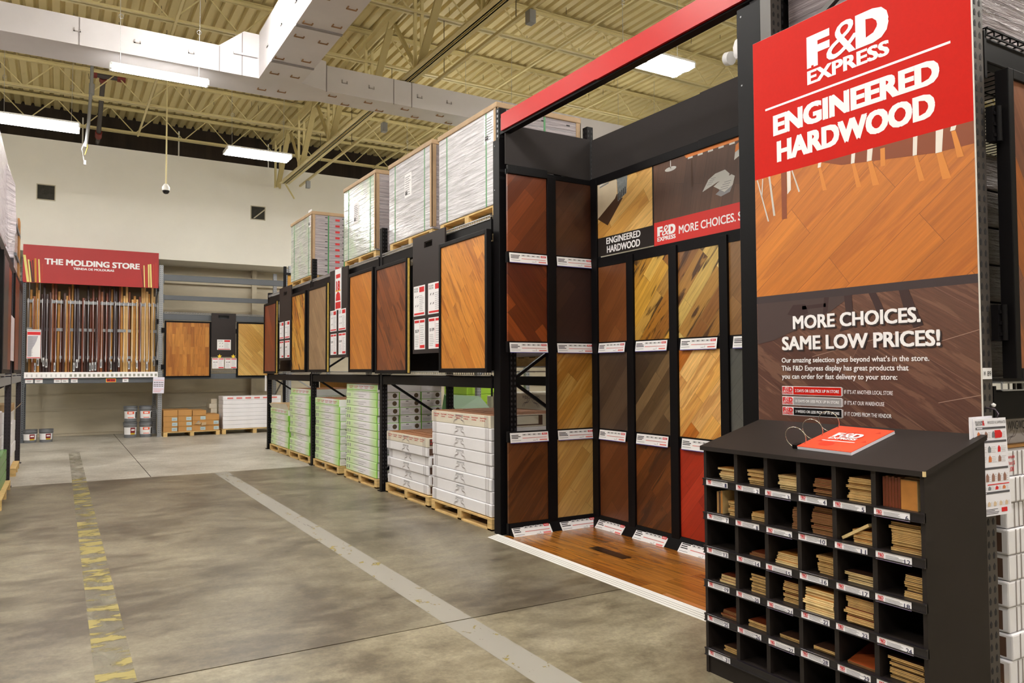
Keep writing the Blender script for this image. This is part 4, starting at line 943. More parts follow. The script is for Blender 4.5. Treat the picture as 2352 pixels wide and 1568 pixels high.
# objects behind the empty opening
pallet('pallet with pale cartons seen through the top of the empty display opening', 5.1, 7.6, 1.0, 1.2, 1.64, 'pallets behind the racks', 'Y')
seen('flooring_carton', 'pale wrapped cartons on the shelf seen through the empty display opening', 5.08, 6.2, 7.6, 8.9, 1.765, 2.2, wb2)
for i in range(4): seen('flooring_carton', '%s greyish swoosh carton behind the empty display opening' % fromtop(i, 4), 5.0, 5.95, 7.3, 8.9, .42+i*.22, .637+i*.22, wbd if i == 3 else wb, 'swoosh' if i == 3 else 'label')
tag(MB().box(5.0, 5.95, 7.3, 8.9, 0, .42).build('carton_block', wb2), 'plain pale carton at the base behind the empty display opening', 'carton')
r = thing('rack_bay', 'black beam and posts of the next rack seen through the empty display opening', 'rack', (5.6, 7.5, 0))
MB().box(5.02, 6.2, 7.5, 7.56, 1.50, 1.60).build('beam', black, r)
for x in (4.975, 6.2): MB().box(x, x+.05, 7.48, 7.56, 0, 3.0).build('post', black, r)
deck('wire shelf seen through the empty display opening', 4.95, 6.2, 7.52, 9.0, 1.635, 'lower wire shelves', wire, 'Y')

# ================================================================== the big sign
r = thing('hanging_banner_sign', 'tall red and wood-print F&D EXPRESS ENGINEERED HARDWOOD sign', 'sign', (3.51, 2.45, 1.25))
Fg = FX(3.5); L_, R_ = -3.075, -1.828
redb = P('sign red', (196, 22, 5), .6, spec=.15, var=.04, vs=60)
MB().fbox(Fg, L_, R_, 1.22, 3.515, -.012, 0).build('board', P('sign edge', (225, 220, 215), .6), r)
MB().quad(Fg, L_+.001, R_-.001, 2.703, 3.514, .001).build('red_field', redb, r)
so = wood('printed cherry floor', [(196, 114, 32), (190, 108, 30), (204, 122, 38), (184, 104, 28)], 'X', 38, .19, 1.3, .25, (150, 78, 20), .4, 5, .5, None, .8)
chrome = P('printed chrome', (196, 188, 178), .5); pwht = P('printed white leg', (224, 216, 206), .5); pbr = P('printed reddish shade', (130, 62, 26), .6); plt = P('printed reflection', (206, 128, 48), .6)
t = MB(); t.quad(Fg, L_+.001, R_-.001, 2.016, 2.703, .001, 0)
def leg(pts, mi, n=.002): t.poly(Fg, pts, n, mi)
leg([(-2.34, 2.703), (-1.829, 2.703), (-1.829, 2.60), (-2.0, 2.60), (-2.25, 2.63)], 3, .0015); leg([(-2.62, 2.703), (-2.34, 2.703), (-2.25, 2.63), (-2.5, 2.66)], 3, .0014)
leg([(-3.06, 2.70), (-3.052, 2.70), (-2.975, 2.445), (-2.985, 2.445)], 1); leg([(-3.02, 2.70), (-3.012, 2.70), (-3.02, 2.60), (-3.028, 2.60)], 1)
leg([(-2.975, 2.703), (-2.962, 2.703), (-2.93, 2.47), (-2.944, 2.47)], 1); leg([(-2.885, 2.703), (-2.85, 2.703), (-2.85, 2.58), (-2.885, 2.57)], 3)
leg([(-2.845, 2.703), (-2.82, 2.703), (-2.82, 2.595), (-2.845, 2.575)], 2); leg([(-2.815, 2.703), (-2.807, 2.703), (-2.76, 2.575), (-2.77, 2.572)], 1)
leg([(-2.885, 2.57), (-2.85, 2.58), (-2.85, 2.44), (-2.885, 2.44)], 3, .0016)
for a, b, c, d in ((-2.64, 2.703, .02, .025), (-2.44, 2.703, .022, .05), (-2.35, 2.703, .03, .06), (-2.11, 2.703, .022, .09), (-2.0, 2.703, .035, .105), (-1.93, 2.703, .025, .02)):
    leg([(a, b), (a+c, b), (a+c*.75, b-d), (a-.004, b-d)], 2)
    leg([(a, b-d-.002), (a+c*.8, b-d-.002), (a+c+.03, b-d-.13), (a+.025, b-d-.13)], 4, .0018)
leg([(-2.28, 2.69), (-2.255, 2.69), (-2.255, 2.6), (-2.28, 2.6)], 4, .0018)
t.build('photo_print', [so, chrome, pwht, pbr, plt], r)
MB().quad(Fg, L_+.001, R_-.001, 1.975, 2.016, .001).build('band', P('sign dark band', (52, 38, 40), .55), r)
sb = wood('printed brown oak', [(94, 58, 44), (88, 53, 40), (100, 64, 48), (82, 46, 34)], 'X', -32, .3, 1.6, .3, (136, 98, 76), .4, 6, .5, (120, 86, 72), 2.0)
t = MB(); t.quad(Fg, L_+.001, R_-.001, 1.221, 1.975, .001, 0)
dks = P('printed chair leg', (52, 26, 24), .6); dark = P('printed dusk', (66, 48, 46), .6)
leg([(-3.07, 1.975), (-2.45, 1.975), (-2.58, 1.9), (-2.72, 1.84), (-2.95, 1.76), (-3.07, 1.74)], 2)
leg([(-2.62, 1.975), (-2.59, 1.975), (-2.60, 1.90), (-2.63, 1.88)], 1, .0022)
leg([(-2.50, 1.975), (-2.455, 1.975), (-2.45, 1.88), (-2.48, 1.80), (-2.53, 1.79), (-2.49, 1.87)], 1, .0022)
leg([(-2.36, 1.975), (-2.32, 1.975), (-2.29, 1.915), (-2.27, 1.86), (-2.31, 1.86), (-2.335, 1.92)], 1, .0022)
leg([(-2.20, 1.975), (-2.15, 1.975), (-2.12, 1.89), (-2.08, 1.80), (-2.13, 1.79), (-2.175, 1.88)], 1, .0022)
leg([(-2.76, 1.94), (-2.61, 1.945), (-2.61, 1.925), (-2.76, 1.92)], 1, .0022)
leg([(-2.82, 1.95), (-2.74, 1.95), (-2.72, 1.90), (-2.78, 1.88), (-2.86, 1.9)], 1, .0022)
for a, b, c, d in ((-2.0, 1.72, -1.83, 1.765), (-2.02, 1.435, -1.83, 1.475), (-2.7, 1.66, -2.2, 1.77), (-2.3, 1.745, -2.1, 1.79)):
    t.add([Fg.p(a, b, .002), Fg.p(c, d, .002), Fg.p(c, d+.003, .002), Fg.p(a, b+.003, .002)], [(0, 1, 2, 3)], 3)
t.build('photo_print', [sb, dks, dark, P('printed pale joint', (160, 128, 112), .6)], r)
t = MB(); logo(t, Fg, -2.699, -2.22, 3.146, 3.411, 0); t.build('logo', white, r)
MB().quad(Fg, -2.989, -1.922, 3.089, 3.101, .002).build('rule', white, r)
t = MB(); t.text(Fg, 'ENGINEERED', -2.935, -1.976, 2.926, 3.046, 0, .002, .055); t.text(Fg, 'HARDWOOD', -2.912, -2.0, 2.77, 2.892, 0, .002, .055); t.build('headline', white, r)
shd = P('print shadow', (40, 26, 26), .6)
t = MB()
for dx, dy, n, mi in ((.008, -.008, .003, 1), (0, 0, .004, 0)):
    t.text(Fg, 'MORE CHOICES.', -2.822+dx, -2.093+dx, 1.815+dy, 1.889+dy, mi, n, .035); t.text(Fg, 'SAME LOW PRICES!', -2.898+dx, -2.002+dx, 1.7+dy, 1.777+dy, mi, n, .035)
t.build('tagline', [white, shd], r)
t = MB(); t.text(Fg, 'Our amazing selection goes beyond what’s in the store.', -2.903, -2.057, 1.622, 1.659, 0, .003, .02)
t.text(Fg, 'This F&D Express display has great products that', -2.904, -2.159, 1.577, 1.614, 0, .003, .02); t.text(Fg, 'you can order for fast delivery to your store:', -2.903, -2.217, 1.532, 1.569, 0, .003, .02); t.build('body_text', white, r)
for k, (v0, v1, m, a, b, ur) in enumerate(((1.452, 1.50, redb, '2 DAYS OR LESS PICK UP IN STORE', 'IF IT’S AT ANOTHER LOCAL STORE', -2.242), (1.396, 1.443, P('badge grey', (150, 146, 148), .5), '10 DAYS OR LESS PICK UP IN STORE', 'IF IT’S AT OUR WAREHOUSE', -2.288), (1.339, 1.386, black, '3 WEEKS OR LESS PICK UP IN STORE', 'IF IT COMES FROM THE VENDOR', -2.252))):
    t = MB(); t.quad(Fg, -2.904, -2.525, v0, v1, .002, 0); t.quad(Fg, -2.828, -2.528, v0+.003, v1-.003, .003, 1); bd = t.build('pickup_badge', [white, m, redtag], r); t = MB(); logo(t, Fr(Fg.p(0, 0, .002), Fg.U, Fg.V), -2.9, -2.832, v0+.004, v1-.004, 2)
    t.text(Fg, a, -2.815, -2.54, v0+.016, v1-.016, 0, .004); t.quad(Fg, -2.522, -2.519, v0+.003, v1-.003, .002, 0); t.text(Fg, b, -2.51, ur, v0+.014, v0+.034, 0, .003, .01)
    t.build('badge_lettering', [white, m, redtag], bd)
# ================================================================== the sample cubby
CX, CB, CYR, CYL = 2.966, 3.42, 1.78, 2.988
r = thing('sample_cubby', 'black pigeonhole cabinet of wood samples under the big sign', 'cabinet', (3.19, 2.385, 0))
SL = (1.293-1.19)/(3.353-2.966)
zt = lambda x: 1.168+SL*(x-CX)
Fside = Fr((0, CYR, 0), (1, 0, 0), (0, 0, 1))
for nm, y0, y1 in (('side_panel', CYR, CYR+.018), ('side_panel', CYL-.018, CYL)):
    MB().prism(Fr((0, y0, 0), (1, 0, 0), (0, 0, 1)), [(CX+.004, 0), (CB, 0), (CB, zt(CB)), (CX+.004, zt(CX))], -(y1-y0), 0).build(nm, blackmatte, r)
MB().prism(Fr((0, CYR-.012, 0), (1, 0, 0), (0, 0, 1)), [(CX-.012, zt(CX-.012)), (CB, zt(CB)), (CB, zt(CB)+.022), (CX-.012, zt(CX-.012)+.022)], -(CYL-CYR+.024), 0).build('sloped_top', blackmatte, r)
MB().box(CX-.0125, CX-.002, CYR-.0122, CYR-.003, 1.166, 1.187).build('chipped_corner', P('bare chipboard', (214, 190, 140), .8), r)
MB().box(CB-.08, CB-.06, CYR+.02, CYL-.02, .02, 1.2).build('back_panel', blackmatte, r)
DIV = [CYL-.018, 2.767, 2.576, 2.384, 2.195, 2.003, CYR+.018]
FLO = [1.017, .839, .661, .484, .306, .128]
for d in DIV[1:-1]:
    MB().prism(Fr((0, d-.011, 0), (1, 0, 0), (0, 0, 1)), [(CX+.006, .12), (CB-.08, .12), (CB-.08, zt(CB-.08)), (CX+.006, zt(CX+.006))], -.022, 0).build('divider', blackmatte, r)
for z in FLO: MB().box(CX+.01, CB-.08, CYR+.018, CYL-.018, z-.016, z).build('shelf', blackmatte, r)
MB().box(CX+.01, CX+.03, CYR+.018, CYL-.018, 0, .115).build('kick_board', blackmatte, r)
FC = FX(CX)
railm = P('black label rail', (30, 26, 30), .3)
lab_no = 0
cream = P('label card', (244, 242, 248), .5); pen = P('pen ink', (60, 58, 90), .6); lpur = P('violet card edge', (120, 96, 190), .5)
for ri, z in enumerate(FLO):
    t = MB(); t.box(CX-.004, CX+.01, CYR, CYL, z-.037, z+.002); t.box(CX-.009, CX-.004, CYR, CYL, z-.004, z+.002); t.box(CX-.009, CX-.004, CYR, CYL, z-.037, z-.032); lr_ = t.build('label_rail', railm, r)
    for ci in range(6):
        lab_no = ri*6+ci+1
        yl = DIV[ci]-.004-.002*((lab_no*7) % 5); w = .15+.008*(ci > 3); o = .003*((lab_no*5) % 3-1)
        F = Fr((CX-.006, yl, z-.036+o), (0, -1, .004*((lab_no*3) % 3-1)), (0, 0, 1))
        t = MB(); t.quad(F, 0, w, 0, .036, 0, 0); t.quad(F, 0, w, -.0012, 0, 0, 3)
        t.text(F, 'F&D', .012, .037, .014, .028, 1, .0008, .03); t.text(F, 'EXPRESS', .012, .037, .008, .012, 1, .0008)
        t.lines(F, .044, .128, .007, .027, 4, 2, .0008, .4)
        s = str(lab_no); t.text(F, s, w-.006-.0125*len(s), w-.006, .004, .023, 4, .0012, .012)
        if ri < 5 or ci == 0: t.build('label_card', [cream, redtag, ink, lpur, pen], lr_)
core = P('pale ply core', (214, 176, 112), .75, var=.22, vs=30, stretch=(1, 1, 3)); core2 = P('light maple core', (232, 204, 146), .7, var=.15, vs=24); core3 = P('dark ply core', (150, 104, 60), .75, var=.3, vs=40)
TOPS = {'red-brown': P('tile red-brown', (116, 52, 28), .35, var=.25, vs=12, stretch=(6, 1, 1)), 'dark brown': P('tile dark brown', (70, 46, 34), .35, var=.2, vs=12), 'honey': P('tile honey', (190, 126, 58), .35, var=.2, vs=12, stretch=(6, 1, 1)), 'tan': P('tile tan', (176, 132, 82), .4, var=.2, vs=12)}
GSAMP = 'wood sample pieces in the cubby'
def piece(label, y0, y1, x0, x1, z0, z1, top, co, F=None):
    h = z1-z0; t = MB()
    t.box(x0, x1, y0, y1, z0, z0+h*.42, 0); t.box(x0+.004, x1-.003, y0+.003, y1-.003, z0+h*.42, z0+h*.62, 0); t.box(x0, x1, y0, y1, z0+h*.62, z1-.0012, 0); t.box(x0, x1, y0, y1, z1-.0012, z1, 1)
    return tag(t.build('wood_sample', [co, TOPS[top]]), label, 'wood sample', GSAMP)
def tiles(no, n, w, th, top, co, side='R', x=.035, upright_=None):
    ri, ci = divmod(no-1, 6); z = FLO[ri]+.0008; yr = DIV[ci+1]+.012; yl = DIV[ci]-.012
    for i in range(n):
        j = rnd.uniform(-.008, .008); a = (yr+.002) if side == 'R' else (yl-w-.01)
        dy = abs(j) if side == 'R' else -abs(j)
        piece('%s %s sample above label %d' % (fromtop(i, n) if n > 1 else 'single', top, no), a+dy, a+dy+w+rnd.uniform(-.008, .004), CX+x+rnd.uniform(-.006, .014), CX+x+.2, z+i*(th+.0004), z+i*(th+.0004)+th, top, co)
def stander(no, k, lab, y0, w, x0, dx, h, top, co):
    ri, ci = divmod(no-1, 6); z = FLO[ri]+.0008; t = MB(); t.box(CX+x0, CX+x0+dx, y0, y0+w, z, z+h, 0); t.box(CX+x0-.0008, CX+x0, y0+.0005, y0+w-.0005, z+.001, z+h-.001, 1)
    tag(t.build('wood_sample', [co, TOPS[top]]), lab+' above label %d' % no, 'wood sample', GSAMP)
c1 = core; c2_ = core2; c3_ = core3
tiles(1, 6, .125, .010, 'honey', c2_); stander(1, 0, 'red-brown sample standing behind the stack', DIV[1]+.016, .14, .25, .012, .112, 'red-brown', c3_)
tiles(2, 7, .118, .010, 'tan', c1)
tiles(3, 6, .12, .011, 'tan', c2_); stander(3, 0, 'pale sample standing behind the stack', DIV[3]+.016, .15, .25, .012, .115, 'tan', c2_)
tiles(4, 6, .112, .012, 'red-brown', c3_)
tiles(5, 9, .125, .011, 'tan', c1)
for i in range(6): stander(6, i, '%s upright red-brown sample from the left' % ORD[i], 1.992-.028-i*.0135, .012, .03, .19, .125+.004*(i % 2), 'red-brown', c3_)
stander(6, 9, 'pale upright sample block', 1.818, .085, .06, .05, .128, 'tan', c2_); stander(6, 10, 'thick pale upright sample block in front', 1.822, .07, .025, .03, .122, 'honey', c2_)
for i in range(3): stander(7, i, '%s upright pale sample from the left' % ORD[i], DIV[0]-.06-i*.014, .012, .03, .15, .112+.004*i, ('tan', 'dark brown', 'honey')[i], c2_)
tiles(7, 6, .065, .012, 'honey', c1)
tiles(8, 4, .105, .010, 'honey', c1)
tiles(9, 8, .05, .0125, 'red-brown', c3_); tiles(10, 10, .125, .0118, 'red-brown', c3_)
tiles(11, 5, .105, .0105, 'honey', c1)
t = MB(); F = Fr((CX+.03, 2.172, FLO[1]+.003), (0, -.86, .51), (0, .51, .86)); t.fbox(F, 0, .15, 0, .013, -.16, 0)
tag(t.build('wood_sample', core2), 'pale sample leaning across the others above label 11', 'wood sample', GSAMP)
tiles(12, 9, .135, .0125, 'tan', c1, 'R', .04)
tiles(14, 2, .118, .009, 'red-brown', c3_); stander(14, 0, 'tan sample standing at the back', DIV[2]+.018, .035, .2, .1, .12, 'tan', c1)
tiles(15, 3, .15, .016, 'honey', c2_); tiles(16, 7, .10, .0115, 'tan', c1); tiles(17, 3, .145, .014, 'dark brown', c2_)
stander(17, 0, 'pale sample with a bar code standing at the back', DIV[5]+.016, .07, .22, .012, .13, 'tan', c2_)
t = MB(); F = FX(CX+.2185); y = DIV[5]+.024; t.fbox(F, -y-.05, -y, FLO[2]+.055, FLO[2]+.115, 0, .0006)
for k in range(7): t.quad(F, -y-.046+k*.004, -y-.044+k*.004, FLO[2]+.095, FLO[2]+.11, .001, 1)
t.lines(F, -y-.046, -y-.01, FLO[2]+.06, FLO[2]+.088, 4, 2, .001)
tag(t.build('bar_code_sticker', [white, inkdark, ink]), 'white bar code sticker on the standing sample above label 17', 'sticker')
tiles(18, 7, .075, .0125, 'dark brown', c1)
tiles(19, 3, .13, .012, 'red-brown', c2_); stander(19, 0, 'wrapped dark sample standing at the back', DIV[1]+.016, .03, .2, .1, .12, 'dark brown', c3_)
tiles(20, 8, .112, .0105, 'dark brown', c1); tiles(21, 7, .105, .0135, 'red-brown', c1); tiles(22, 6, .158, .0175, 'honey', c2_, 'R', .012)
tiles(23, 10, .138, .0112, 'red-brown', c1, 'R', .02); tiles(25, 4, .115, .0085, 'red-brown', c3_)
tiles(26, 3, .13, .011, 'red-brown', c1); tiles(27, 2, .135, .009, 'dark brown', c1); tiles(28, 2, .13, .012, 'dark brown', c1)
t = MB(); F = Fr((CX+.03, 2.16, FLO[4]+.004), (0, -1, 0), (.96, 0, .28)); t.fbox(F, 0, .14, 0, .26, -.003, .008, 0); t.quad(F, .001, .139, .001, .259, .0085, 1)
tag(t.build('wood_sample', [core3, wood('tilted red sample', [(130, 56, 26), (150, 70, 34)], 'X', 10, .07, .6, .3, None, 0, 3, .3)]), 'long glossy red-brown sample tilted back above label 29', 'wood sample', GSAMP)
tiles(30, 8, .15, .0115, 'dark brown', c1); tiles(31, 3, .115, .009, 'dark brown', c1)
# ring-bound catalogue on the sloped top
O = Vector((CX, 0, zt(CX)+.022)); Ft = Fr(O, (0, -1, 0), (1, 0, SL))
r = thing('ring_binder_catalog', 'orange ring-bound F&D EXPRESS catalogue lying on the cubby', 'catalogue', (3.2, 2.3, 1.25))
cor = [(-2.446, .085), (-2.150, .075), (-2.140, .395), (-2.44, .41)]
MB().prism(Ft, [(a, b) for a, b in cor], .001, .014).build('pages', P('page block', (232, 230, 240), .6), r)
t = MB(); t.prism(Ft, [(a, b) for a, b in cor], .014, .0165, 0)
org = P('darker orange print', (206, 52, 24), .4)
t.poly(Ft, [(-2.29+.055*math.cos(a*math.pi/10), .27+.06*math.sin(a*math.pi/10)) for a in range(20)], .017, 1); t.poly(Ft, [(-2.33+.04*math.cos(a*math.pi/10), .15+.03*math.sin(a*math.pi/10)) for a in range(20)], .017, 1)
for a, b in ((-2.40, .17), (-2.36, .30), (-2.19, .2), (-2.2, .33)): t.poly(Ft, [(a, b), (a+.03, b+.005), (a+.012, b+.03)], .017, 1)
t.build('cover', [P('orange cover', (240, 76, 40), .3), org], r)
t = MB(); logo(t, Fr(Ft.p(0, 0, .017), Ft.U, Ft.V), -2.37, -2.225, .215, .305, 0, .06); t.lines(Ft, -2.385, -2.21, .188, .2, 1, 0, .018, .6, 0)
t.build('cover_lettering', white, r)
for v in (.115, .245, .375):
    cx_, cy_ = -2.452, v
    pts = [Ft.p(cx_-.018+.052*math.cos(a*math.pi/12), cy_+.008*math.cos(a*math.pi/12), .048+.052*math.sin(a*math.pi/12)) for a in range(24)]
    MB().tube(pts, .0022, 6, 0, True).build('ring', P('chrome ring', (220, 214, 200), .2, .9), r)
MB().fbox(Ft, -2.475, -2.448, .085, .12, .001, .02).build('binder_clip', black, r)

# ================================================================== rack run at the right edge
RY = 1.84
r = upright('rack_upright', 'black keyhole rack post at the right edge, holding the big sign', RY+.038, 3.0, 3.57, 4.3, P('worn black steel', (72, 66, 62), .42), True, None, .09, 'X')
upright('rack_upright', 'black rack frame behind the keyhole post, far right', RY+.038, 3.0, 6.3, 3.4, black, True, None, .09, 'X')
beam('rack_beam', 'black upper rack beam at the right edge, under the dark wrapped load', 3.62, 6.26, RY+.005, RY+.065, 3.005, 3.125, black, None, 'X')
beam('rack_beam', 'black lower rack beam at the right edge, above the striped cartons', 3.62, 6.26, RY+.005, RY+.065, 1.36, 1.495, black, None, 'X')
deck('wire shelf under the dark wrapped load at the right edge', 3.64, 6.2, RY, 2.95, 3.16, None, black, 'Y', .07)
deck('wire shelf above the lower beam at the right edge', 3.66, 6.2, RY-.015, 2.95, 1.53, None, wire, 'Y', .06)
beam('rack_beam', 'black rear upper rack beam at the right edge', 3.62, 6.26, 2.95, 3.01, 3.0, 3.125, black, None, 'X')
r = thing('wrapped_load', 'dark grey film-wrapped load on top of the right edge rack', 'wrapped pallet load', (4.5, 2.4, 3.18), 'shrink-wrapped loads')
wd = wrapmat('dark stretch film', (132, 120, 124), .45, .2, 14, 'Y'); t = MB().box(3.66, 4.7, 1.95, 2.95, 3.18, 4.3); t.build('carton_block', wd, r, .01)
t = MB(); t.box(3.655, 4.705, 1.945, 2.955, 4.26, 4.31); t.build('top_cap', capm, r)
r = thing('framed_flooring_panel', 'swinging framed flooring panel at the right edge with diagonal brown planks', 'flooring panel', (3.68, 1.8, 1.55))
Fd2 = FY(1.76); t = MB()
t.fbox(Fd2, 3.665, 3.71, 1.55, 2.955, -.06, 0); t.fbox(Fd2, 4.7, 4.745, 1.55, 2.955, -.06, 0); t.fbox(Fd2, 3.71, 4.7, 2.91, 2.955, -.06, 0); t.fbox(Fd2, 3.71, 4.7, 1.55, 1.595, -.06, 0); fo2 = t.build('frame', black, r, .003)
MB().fbox(Fd2, 3.71, 4.7, 1.595, 2.91, -.05, -.012).build('plank_face', wood('edge panel walnut', [(124, 78, 58), (108, 64, 44), (134, 86, 60), (150, 84, 34)], 'Y', -56, .14, 1.0, .3, None, 0, 9, .4), r)
for z in (1.72, 2.62):
    t = MB(); t.box(3.6, 3.665, 1.80, 1.83, z, z+.16); t.tube([(3.635, 1.792, z), (3.635, 1.792, z+.16)], .014, 8)
    for k in range(3): t.box(3.605, 3.625, 1.795, 1.8, z+.02+k*.05, z+.035+k*.05, 0)
    t.build('hinge', black, fo2)
t = MB(); Ftag = FY(RY-.003); t.fbox(Ftag, 3.530, 3.607, 1.547, 1.597, -.002, 0); t.text(Ftag, 'W', 3.538, 3.556, 1.562, 1.582, 1, .001, 0); t.text(Ftag, '89', 3.568, 3.598, 1.56, 1.583, 1, .001, 0)
tag(t.build('post_tag', [white, inkdark]), 'small white tag handwritten W 89 on the right edge post', 'tag')
tag(MB().lathe((3.60, 1.83, 1.43), [(.001, -.01), (.009, -.004), (.01, .004), (.001, .01)], 12).build('push_pin', white), 'white round pin on the right edge post above the leaflets', 'pin')
# dark wrapped planks on the shelf behind the swinging panel
drow = wrapmat('dark brown film', (74, 58, 50), .5, .3, 2, 'Y')
for i in range(6): tag(MB().box(3.72, 6.0, 2.05, 2.92, 1.55+i*.19, 1.735+i*.19).build('flooring_carton', drow, None, .01), '%s dark wrapped carton behind the swinging panel at the right edge' % fromtop(i, 6), 'carton', 'dark cartons behind the swinging panel')
# cartons at the right edge
h = .1205
for i in range(9):
    z0 = .125+i*h; dx = rnd.uniform(-.01, .01); x0 = 3.785+dx; x1 = x0+1.2; y0 = 1.875+rnd.uniform(-.008, .008)
    g = MB().box(x0, x1, y0, y0+.95, z0+.002, z0+h-.001); F = FY(y0)
    for k in range(3): g.quad(F, x0+.058+k*.04, x0+.068+k*.04, z0+.003, z0+h-.003, .001, 1)
    FE = FX(x0); g.quad(FE, -y0-.5, -y0-.03, z0+.014, z0+h-.018, .001, 2)
    if i == 8:
        g.text(F, 'Sample', x0+.0, x0+.075, z0+.08, z0+.102, 3, .002, .01); g.text(F, 'Wood $', x0+.0, x0+.075, z0+.052, z0+.074, 3, .002, .01); g.text(F, '1.00', x0+.015, x0+.065, z0+.024, z0+.046, 3, .002, .01)
        g.text(F, 'Wood', x0+.19, x0+.27, z0+.08, z0+.1, 3, .002, .01)
    tag(g.build('flooring_carton', [wb, stripe, dkend, redtext], None, .008), '%s white striped carton at the right edge' % fromtop(i, 9), 'carton', 'striped cartons at the right edge')
pallet('pallet under the striped cartons at the right edge', 3.66, 1.88, 1.2, 1.0, 0, 'wooden pallets', 'Y')
g = MB().box(3.66, 4.9, 1.93, 2.9, 1.212, 1.225, 0); tag(g.build('cardboard_sheet', card), 'brown cardboard sheet on the striped cartons at the right edge', 'cardboard')
g = MB().box(3.70, 4.9, 1.95, 2.9, 1.227, 1.352); F = FY(1.95); g.text(F, 'WINGWOOD', 3.955, 4.17, 1.296, 1.338, 1, .002, .0); swoosh(g, F, 4.06, 1.262, .25, 2)
tag(g.build('flooring_carton', [P('greyish carton', (176, 168, 166), .6), inkdark, stripe], None, .006), 'greyish carton printed with a wood name and swooshes, right edge', 'carton')
# leaflets hanging on the post
def flyer(t, F, w, h):
    t.fbox(F, 0, w, 0, h, -.004, 0)
    t.text(F, 'FLOOR', w*.05, w*.27, h*.957, h*.978, 2, .001, .01); t.text(F, 'DECOR', w*.06, w*.25, h*.932, h*.953, 2, .001, .01); t.text(F, '&', w*.26, w*.33, h*.93, h*.98, 1, .001, .03); t.text(F, 'WOOD & LAMINATE', w*.42, w*.97, h*.943, h*.972, 2, .001, 0)
    for v in (.89, .75, .475, .225): t.quad(F, w*.05, w*.97, h*v, h*(v+.022), .001, 2); t.quad(F, w*.08, w*.25, h*(v+.006), h*(v+.016), .0014, 0)
    rr = random.Random(3)
    cols = [4, 5, 6, 1]
    for v, hh, n in ((.80, .07, 4), (.65, .07, 3), (.55, .07, 3), (.35, .09, 5), (.265, .04, 4), (.1, .05, 5)):
        for k in range(n):
            u = .08+k*.9/n; t.poly(F, [(w*u, h*v), (w*(u+.09), h*v), (w*(u+.10), h*(v+hh*.6)), (w*(u+.05), h*(v+hh)), (w*(u+.01), h*(v+hh*.7))], .001, cols[(k+int(v*20)) % 4] if n != 5 else (7 if v < .2 else 5)); t.lines(F, w*(u+.11), w*min(.97, u+.8/n), h*v, h*(v+hh), 4, 3, .001, .3)
    t.quad(F, w*.62, w*.8, h*.795, h*.875, .0014, 1); t.quad(F, w*.3, w*.97, h*.315, h*.325, .001, 1); t.quad(F, w*.05, w*.15, h*.03, h*.065, .001, 1); t.quad(F, w*.68, w*.86, h*.03, h*.075, .001, 1); t.lines(F, w*.2, w*.6, h*.02, h*.08, 4, 2, .001, .4)
FLM = [P('leaflet paper', (238, 236, 244), .55), redtag, P('leaflet grey', (84, 82, 88), .6), lgr, P('leaflet orange', (214, 120, 70), .6), P('leaflet brown', (150, 110, 96), .6), P('leaflet slate', (120, 124, 130), .6), P('leaflet sand', (214, 190, 160), .6)]
t = MB(); flyer(t, Fr((3.40, 1.797, .955), (1, -.06, 0), (-.075, 0, 1)), .235, .424)
r = tag(t.build('leaflet', FLM), 'front printed WOOD and LAMINATE leaflet hanging on the right edge post', 'leaflet')
t = MB(); F = Fr((3.352, 1.80, .968), (1, .05, 0), (-.012, 0, 1)); t.fbox(F, 0, .2, 0, .418, -.004, 0); t.lines(F, .03, .05, .03, .4, 40, 3, .001, .5); t.quad(F, .045, .062, .05, .06, .001, 1)
for v in (.1, .2, .32): t.quad(F, .05, .1, v, v+.006, .001, 2)
tag(t.build('leaflet', FLM), 'rear leaflet showing its left margin behind the front one', 'leaflet')
MBh = MB().tube([(3.548, 1.838, 1.42), (3.55, 1.80, 1.415), (3.548, 1.785, 1.395), (3.546, 1.79, 1.375)], .004, 6)
tag(MBh.build('leaflet_hook', P('hook metal', (90, 80, 90), .3, .8)), 'small metal hook holding the leaflets on the right edge post', 'hook')
# ================================================================== back of the aisle: molding store
FK = FY(20.35)
upright('steel_rack_upright', 'grey perforated rack frame right of the molding display', 20.39, 21.6, 2.118, 4.2, steel, True, None, .096, 'X')
upright('steel_rack_upright', 'grey rack frame at the left end of the molding display', 20.39, 21.6, -.72, 4.2, steeldark, True, None, .09, 'X', False)
upright('steel_rack_upright', 'grey rack frame right of the pale diagonal back panel', 20.39, 21.6, 5.15, 4.3, steel, True, None, .096, 'X')
beam('rack_beam', 'grey beam with price labels under the moldings', -.68, 2.07, 20.33, 20.40, 1.325, 1.50, steeldark, None, 'X')
for nm, z0, z1 in (('topmost', 3.83, 3.98), ('second', 3.355, 3.47), ('third, behind the panels,', 2.86, 3.005), ('lowest', 1.40, 1.53)):
    beam('rack_beam', '%s grey beam right of the molding store sign' % nm, 2.17, 5.1, 20.37, 20.43, z0, z1, steeldark, 'grey beams above the back panels', 'X')
deck('wire shelf lip above the two back panels', 2.2, 5.05, 20.36, 21.5, 3.05, 'back wall wire shelves', steel, 'Y', .06)
deck('wire shelf lip below the two back panels', 2.2, 5.05, 20.36, 21.5, 1.60, 'back wall wire shelves', steel, 'Y', .06)
